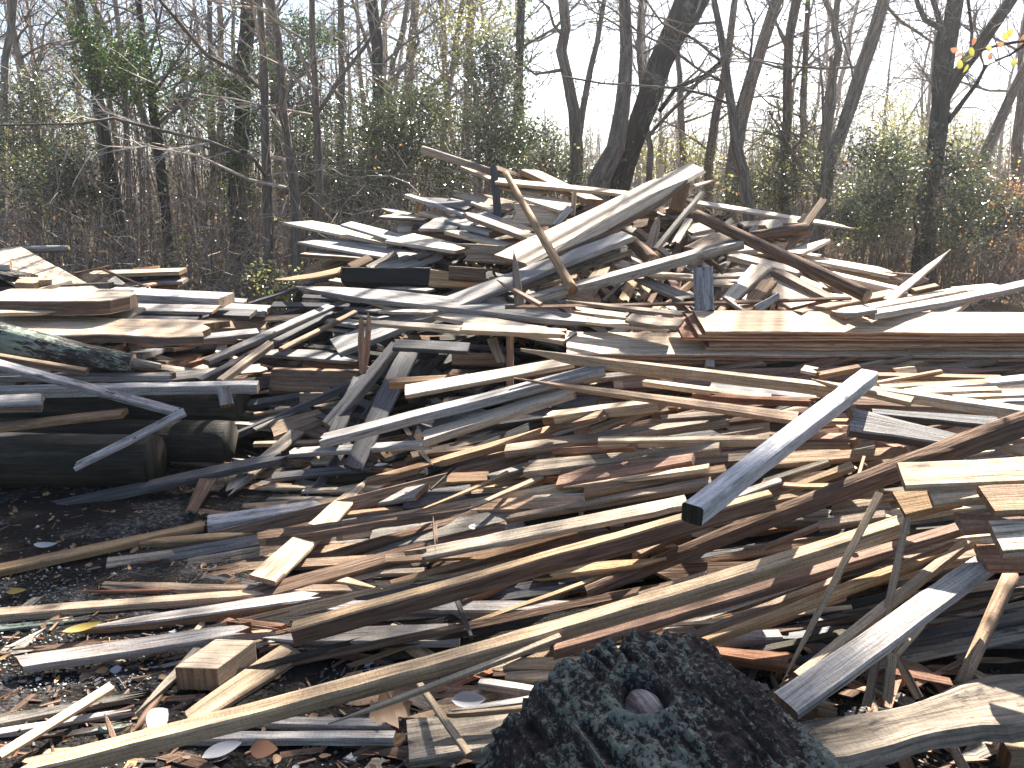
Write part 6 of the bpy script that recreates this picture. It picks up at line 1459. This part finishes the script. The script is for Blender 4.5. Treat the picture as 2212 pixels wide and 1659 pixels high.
# ---- more bare trees deep in the wood, too alike to tell apart
def deep_trees():
    protos = []
    for k in range(6):
        rng = random.Random(100 + k)
        g = Geo(); cr = Geo()
        Hh = rng.uniform(11, 16); q = Vector((0, 0, -.1)); P = [q]; Rr = [rng.uniform(.07, .17)]
        t = Vector((rng.gauss(0, .09), rng.gauss(0, .09), 1)).normalized()
        n = 16
        for i in range(n):
            t = (t + Vector((rng.gauss(0, .07), rng.gauss(0, .07), .05))).normalized()
            q = q + t * Hh / n; P.append(q); Rr.append(max(.01, Rr[0] * (1 - .9 * (i + 1) / n)))
        g.tube(P, Rr, 8, 0, k, .08)
        for _ in range(26):
            f = rng.uniform(.15, 1); x = f * n; i = min(n - 1, int(x)); b0 = P[i].lerp(P[i + 1], x - i)
            an = rng.uniform(0, 6.28)
            twigs(cr, b0, Vector((math.cos(an), math.sin(an), rng.uniform(.2, 1.2))).normalized(), rng.uniform(1.2, 3.2), min(.03, Rr[i] * .5), rng, 2)
        protos.append((g.mesh('trunk', [M['trunk_grey'] if k % 3 else M['trunk_pale']], smooth=True), cr.mesh('crown', [M['twig'] if k % 2 else M['twig_pale']])))
    rng = random.Random(77)
    for j in range(62):
        y = rng.uniform(18, 46); X = rng.uniform(-80, 2290)
        if X > 1100 and rng.random() < .45: X = rng.uniform(-80, 1100)
        if y < 26 and 1100 < X: y += 12
        p = at(X, 500, y)
        root = bpy.data.objects.new('bare_tree', None); C.objects.link(root)
        root.location = (p.x, p.y, 0); root.rotation_euler = (0, 0, rng.uniform(0, 6.28))
        s = rng.uniform(.8, 1.25); root.scale = (s, s, s)
        tag(root, 'one of the thin bare trees standing deep in the wood behind the nearer trunks', 'tree', 'bare trees deep in the wood')
        tm, cm = protos[j % 6]
        link('trunk', tm, root); link('crown', cm, root)
deep_trees()

# ---- evergreen shrubs and young hollies
def bush(name, label, blobs, d, leafm, nleaf, seed, dens=.5, stems=14, lsize=(.045, .08), group='evergreen shrubs at the edge of the wood', accent=None, dd=1.0):
    """foliage in clumps round picture points (x, y, radius); stems lead up into it"""
    rng = random.Random(seed)
    cx = sum(b[0] for b in blobs) / len(blobs)
    base = at(cx, 560, d); base.z = 0
    root = bpy.data.objects.new(name, None); C.objects.link(root); root.location = base
    tag(root, label, 'shrub', group)
    st, lf = Geo(), Geo()
    tot = sum(b[2] ** 2 for b in blobs)
    for (X, Y, r) in blobs:
        c = at(X, Y, d + rng.uniform(-dd, dd)) - base
        rm = r / FPX * d
        # stems
        for _ in range(max(3, int(stems * r * r / tot * 3))):
            f0 = Vector((rng.gauss(0, .25), rng.gauss(0, .25), 0)) + Vector((c.x * .55, c.y * .5, -.05))
            tip = c + Vector((rng.gauss(0, .5), rng.gauss(0, .5), rng.gauss(0, .6))) * rm
            if tip.z < .2: tip.z = .2
            pts = bez(f0, tip, Vector((rng.gauss(0, .2), rng.gauss(0, .2), rng.gauss(.1, .2))), 6)
            st.tube(pts, [.016 * (1 - i / 7.5) for i in range(7)], 4)
        clumps = []
        for _ in range(max(6, int(60 * dens))):
            v = Vector((rng.gauss(0, 1), rng.gauss(0, 1), rng.gauss(0, 1))).normalized() * rng.random() ** .5
            cc = c + Vector((v.x * rm * 1.05, v.y * rm * .8, v.z * rm))
            clumps.append(cc)
            twigs(st, cc - v * .3 * rm * .6, (v + Vector((rng.gauss(0, .5), rng.gauss(0, .5), .4))).normalized(), rm * .5 + .1, .006, rng, 1)
        n = int(nleaf * r * r / tot)
        for _ in range(n):
            cc = rng.choice(clumps)
            sp = .10 + rm * .13
            p = cc + Vector((rng.gauss(0, sp), rng.gauss(0, sp), rng.gauss(0, sp * .7)))
            if p.z < .03: continue
            mt = 0
            if accent and rng.random() < accent[1]: mt = 1
            lf.leafq(p, rng.uniform(*lsize), rng.uniform(lsize[0] * .5, lsize[1] * .55), rng, mt, .15)
    link('stems', st.mesh('stems', [M['twig']]), root)
    ms = [M[leafm]] + ([M[accent[0]]] if accent else [])
    link('foliage', lf.mesh('foliage', ms), root)
bush('evergreen_bush', 'airy evergreen bush behind the pale left edge trees', [(60, 210, 60), (40, 290, 60), (110, 330, 70), (150, 250, 50)], 16, 'leaf_holly', 5200, 201, accent=('leaf_light', .2))
bush('evergreen_bush', 'leafy green bush low at the left behind the slab heap', [(60, 380, 60), (150, 370, 60), (110, 430, 60), (190, 420, 50)], 13, 'leaf_holly', 4200, 202, accent=('leaf_light', .22))
bush('evergreen_bush', 'vine thicket hanging between the two ivy-hung trees', [(200, 120, 46), (240, 150, 50), (280, 190, 50), (180, 60, 30), (290, 110, 40)], 14, 'leaf_ivy', 4600, 203, accent=('leaf_light', .06))
bush('evergreen_bush', 'thin leafy bush right of the bright ivy tree', [(400, 150, 60), (440, 200, 50), (390, 250, 50), (480, 180, 40)], 15.5, 'leaf_ivy', 3000, 204, accent=('leaf_light', .2))
bush('evergreen_bush', 'dense dark mass of vines round the thick vine-clad tree', [(510, 200, 45), (530, 270, 46), (500, 340, 44), (545, 140, 40), (530, 420, 40)], 14, 'leaf_ivy', 4800, 205)
bush('holly_bush', 'dark holly left of centre behind the slender trunks', [(640, 300, 60), (720, 350, 60), (660, 400, 60), (700, 250, 50), (610, 220, 40)], 14.5, 'leaf_holly', 6000, 206)
bush('holly_bush', 'broad dark green holly rising behind the heap left of the crest', [(830, 250, 70), (800, 330, 80), (900, 300, 80), (860, 390, 80), (960, 370, 70), (760, 430, 70), (930, 230, 60)], 13.5, 'leaf_holly', 13500, 207, accent=('leaf_light', .05))
bush('holly_bush', 'tall dark holly at the middle right behind the jutting crest pole', [(1060, 130, 50), (1080, 200, 60), (1040, 270, 60), (1100, 290, 55), (1060, 350, 60), (1120, 370, 50)], 13.8, 'leaf_holly', 9500, 208)
bush('holly_bush', 'low holly between the crooked forked tree and crest', [(1170, 300, 45), (1190, 360, 50), (1150, 400, 40), (1240, 390, 40)], 14.5, 'leaf_holly', 3800, 209)
bush('holly_bush', 'thin leafy shrub right of the big leaning tree', [(1420, 340, 40), (1480, 330, 36), (1440, 390, 36), (1530, 350, 36)], 16, 'leaf_light', 1500, 210, dens=.4)
bush('holly_bush', 'pale leafy shrub below the grey leaning trees', [(1680, 330, 50), (1640, 400, 50), (1700, 420, 50), (1740, 370, 50), (1590, 420, 40)], 14.5, 'leaf_holly', 4200, 211, accent=('leaf_light', .3), dens=.5)
bush('holly_bush', 'glossy sparkling holly left of the large dark tree', [(1900, 340, 60), (1860, 410, 60), (1930, 430, 60), (1880, 500, 60), (1830, 470, 50), (1960, 370, 50)], 12.8, 'leaf_holly', 9000, 212, accent=('leaf_light', .1))
bush('holly_bush', 'glossy holly at the right of the large dark tree', [(2060, 360, 60), (2110, 420, 60), (2060, 470, 60), (2130, 500, 60), (2040, 540, 50), (2180, 460, 50)], 12.6, 'leaf_holly', 8600, 213, accent=('leaf_autumn', .05))
bush('autumn_bush', 'rusty-leaved bush at the right edge of the wood', [(2180, 420, 50), (2200, 540, 60), (2150, 590, 50)], 14, 'leaf_autumn', 2200, 214, dens=.4)
bush('holly_bush', 'thin high foliage in front of the white sky right of centre', [(1980, 300, 50), (1930, 260, 46), (2080, 290, 46)], 15, 'leaf_light', 1500, 215, dens=.4)
bush('autumn_bush', 'sparse yellow-leaved tree top in the sky gap left of centre', [(960, 60, 55), (1010, 40, 50), (1050, 80, 50), (930, 120, 46), (1100, 50, 40)], 18, 'leaf_light', 1500, 216, dens=.5, stems=6, lsize=(.06, .1))
bush('holly_bush', 'clump of evergreen leaves high behind the close pair of trunks', [(700, 80, 40), (660, 60, 36), (640, 140, 36)], 15, 'leaf_ivy', 1900, 217, dens=.5)
bush('evergreen_bush', 'small green bush at the foot of the slender trunks', [(610, 640, 30), (660, 610, 30), (560, 600, 24)], 10.5, 'leaf_holly', 900, 218, dens=.4, accent=('leaf_light', .4))

# ---- twiggy undergrowth
def brush():
    rng = random.Random(31)
    g = Geo()
    def stem(X, y, h, m):
        p = at(X, 560, y); p.z = -.05
        lean = Vector((rng.gauss(0, .6), rng.gauss(0, .5), 1)).normalized()
        q = p + lean * h
        pts = bez(p, q, Vector((rng.gauss(0, .22), rng.gauss(0, .22), rng.gauss(0, .1))) * h, 4)
        r = rng.uniform(.004, .011)
        g.tube(pts, [max(.002, r * (1 - .2 * i)) for i in range(5)], 3, m)
        for _ in range(rng.randint(3, 6)):
            i = rng.randint(1, 3); a = pts[i].lerp(pts[i + 1], rng.random())
            d = (lean + Vector((rng.gauss(0, .9), rng.gauss(0, .9), rng.gauss(0, .6)))).normalized()
            b = a + d * h * rng.uniform(.2, .5)
            g.tube([a, a.lerp(b, .5) + Vector((rng.gauss(0, .04), rng.gauss(0, .04), rng.gauss(0, .04))) * h, b], [r * .5, r * .4, .0016], 3, m)
    for _ in range(3600):
        X = rng.uniform(-100, 2310); y = rng.uniform(10.5, 21)
        if X > 1150 and y < 12: continue
        stem(X, y, rng.uniform(.5, 2.6) * (1 if X < 1150 else .9), rng.choice((0, 1)))
    for _ in range(2600):
        stem(rng.uniform(-150, 2360), rng.uniform(20, 40), rng.uniform(1.5, 4.5), rng.choice((0, 0, 1)))
    for _ in range(4200):
        X = rng.uniform(-100, 2310); y = rng.uniform(10.5, 20)
        if X > 1150 and y < 12: continue
        a = at(X, 560, y); a.z = abs(rng.gauss(0, .9)) + .05
        b = a + Vector((rng.gauss(0, .8), rng.gauss(0, .5), rng.gauss(0, .45))); b.z = max(b.z, .02)
        r = rng.uniform(.003, .008)
        g.tube(bez(a, b, Vector((rng.gauss(0, .2), rng.gauss(0, .2), rng.gauss(.15, .3))), 4), [r, r * .9, r * .7, r * .5, .002], 3, rng.choice((0, 1)))
    tag(link('undergrowth', g.mesh('undergrowth', [M['twig'], M['twig_pale']])), 'tangle of thin bare stems filling the wood behind the heap', 'undergrowth', kind='stuff')
    lf = Geo()
    for _ in range(24000):
        X = rng.uniform(-100, 2310); y = rng.uniform(10.5, 26)
        if X > 1150 and y < 11.5: continue
        p = at(X, 560, y); p.z = abs(rng.gauss(0, 1.1)) * (1 if y < 18 else 1.6)
        if mnoise.noise((p.x * .8, p.y * .5, p.z * 1.1)) < -.05: continue
        k = 0 if rng.random() < .35 else (1 if rng.random() < .6 else 2)
        lf.leafq(p, rng.uniform(.04, .08), rng.uniform(.025, .05), rng, k, .3)
    tag(link('undergrowth_leaves', lf.mesh('undergrowth_leaves', [M['leaf_autumn'], M['leaf_light'], M['leaf_holly']])), 'scattered leaves still hanging in the undergrowth', 'leaves', kind='stuff')
    # bank of far wood closing the view low down
    fw = Geo()
    for _ in range(2600):
        X = rng.uniform(-200, 2400); y = rng.uniform(40, 75)
        p = at(X, 500, y); p.z = -.1
        h = rng.uniform(3, 8)
        q = p + Vector((rng.gauss(0, .12), rng.gauss(0, .12), 1)) * h
        fw.tube(bez(p, q, Vector((rng.gauss(0, .4), 0, 0)), 3), [.06, .045, .03, .01], 3)
        for _ in range(6):
            a = p.lerp(q, rng.uniform(.2, .95)); b = a + Vector((rng.gauss(0, 1), rng.gauss(0, 1), rng.uniform(.2, 1.4))) * rng.uniform(.6, 1.4)
            fw.tube([a, b], [.02, .006], 3)
    tag(link('far_wood', fw.mesh('far_wood', [M['twig']])), 'far bare wood fading out behind the nearer trees', 'wood', kind='stuff')
brush()

# ---- branch with yellow leaves hanging in at the upper right, from a tree beside the photographer
M['leaf_sprig'] = leafmat('sprig_leaf', (.16, .17, .03), (.26, .24, .05), trans=.4, rough=.4)
def near_branch():
    root = bpy.data.objects.new('overhanging_branch', None); C.objects.link(root)
    d = 4.2
    base = at(2330, 60, d)
    root.location = base
    tag(root, 'branch with yellow green and brown leaves hanging in at the upper right corner', 'branch')
    rng = random.Random(5)
    st, lf = Geo(), Geo()
    P = [at(x, y, d) - base for x, y in ((2330, 60), (2230, 85), (2170, 95), (2110, 110), (2075, 128))]
    st.tube(P, [.012, .010, .008, .006, .004], 5)
    Q = [at(x, y, d) - base for x, y in ((2230, 85), (2180, 120), (2150, 130))]
    st.tube(Q, [.008, .006, .005], 5)
    link('twig', st.mesh('twig', [M['trunk_dark']]), root)
    for (x, y, s, m, rot) in ((2072, 138, 24, 0, -100), (2092, 128, 26, 0, -40), (2085, 148, 22, 0, 120), (2098, 112, 22, 0, 60), (2102, 90, 20, 1, 100), (2060, 108, 18, 1, 200), (2072, 118, 16, 1, 180), (2138, 122, 16, 1, -90),
                           (2180, 72, 26, 0, -60), (2170, 78, 24, 2, -120), (2160, 96, 18, 1, 200), (2205, 86, 26, 1, -70), (2190, 135, 20, 0, -80), (2212, 125, 22, 0, -100), (2135, 105, 16, 2, 10)):
        c = at(x, y, d + rng.uniform(-.15, .15)) - base
        L_ = s / FPX * d * .85
        v, f = leaf_geo(L_, L_ * .62, rng)
        ro = Matrix.Rotation(R(rot), 3, 'Y') @ Matrix.Rotation(R(90) + rng.gauss(0, .5), 3, 'X')
        me = make_mesh('leaf', [ro @ (q - Vector((L_ * .5, 0, 0))) for q in v], f, [M[('leaf_sprig', 'leaf_rust', 'leaf_yellow')[m]]], smooth=True)
        lo = link('leaf', me, root); lo.location = c
near_branch()

# ---------------------------------------------------------------- added volume standing in for lens glare between the trees
def glare_veil():
    x0, x1, y0, y1, z0, z1 = -120, 120, -6, 140, -1.0, 20
    V = [(x, y, z) for z in (z0, z1) for (x, y) in ((x0, y0), (x1, y0), (x1, y1), (x0, y1))]
    F = [(3, 2, 1, 0), (4, 5, 6, 7), (0, 1, 5, 4), (1, 2, 6, 5), (2, 3, 7, 6), (3, 0, 4, 7)]
    m = bpy.data.materials.new('glare_veil'); m.use_nodes = True
    nt = m.node_tree; nt.nodes.remove(nt.nodes['Principled BSDF'])
    v = nt.nodes.new('ShaderNodeVolumePrincipled')
    v.inputs['Color'].default_value = (.95, .96, 1, 1); v.inputs['Density'].default_value = .0014; v.inputs['Anisotropy'].default_value = .76
    nt.links.new(v.outputs[0], nt.nodes['Material Output'].inputs['Volume'])
    tag(link('glare_veil', make_mesh('glare_veil', V, F, [m])), 'thin added veil standing in for lens glare between the trees', 'glare_veil', kind='stuff')
glare_veil()
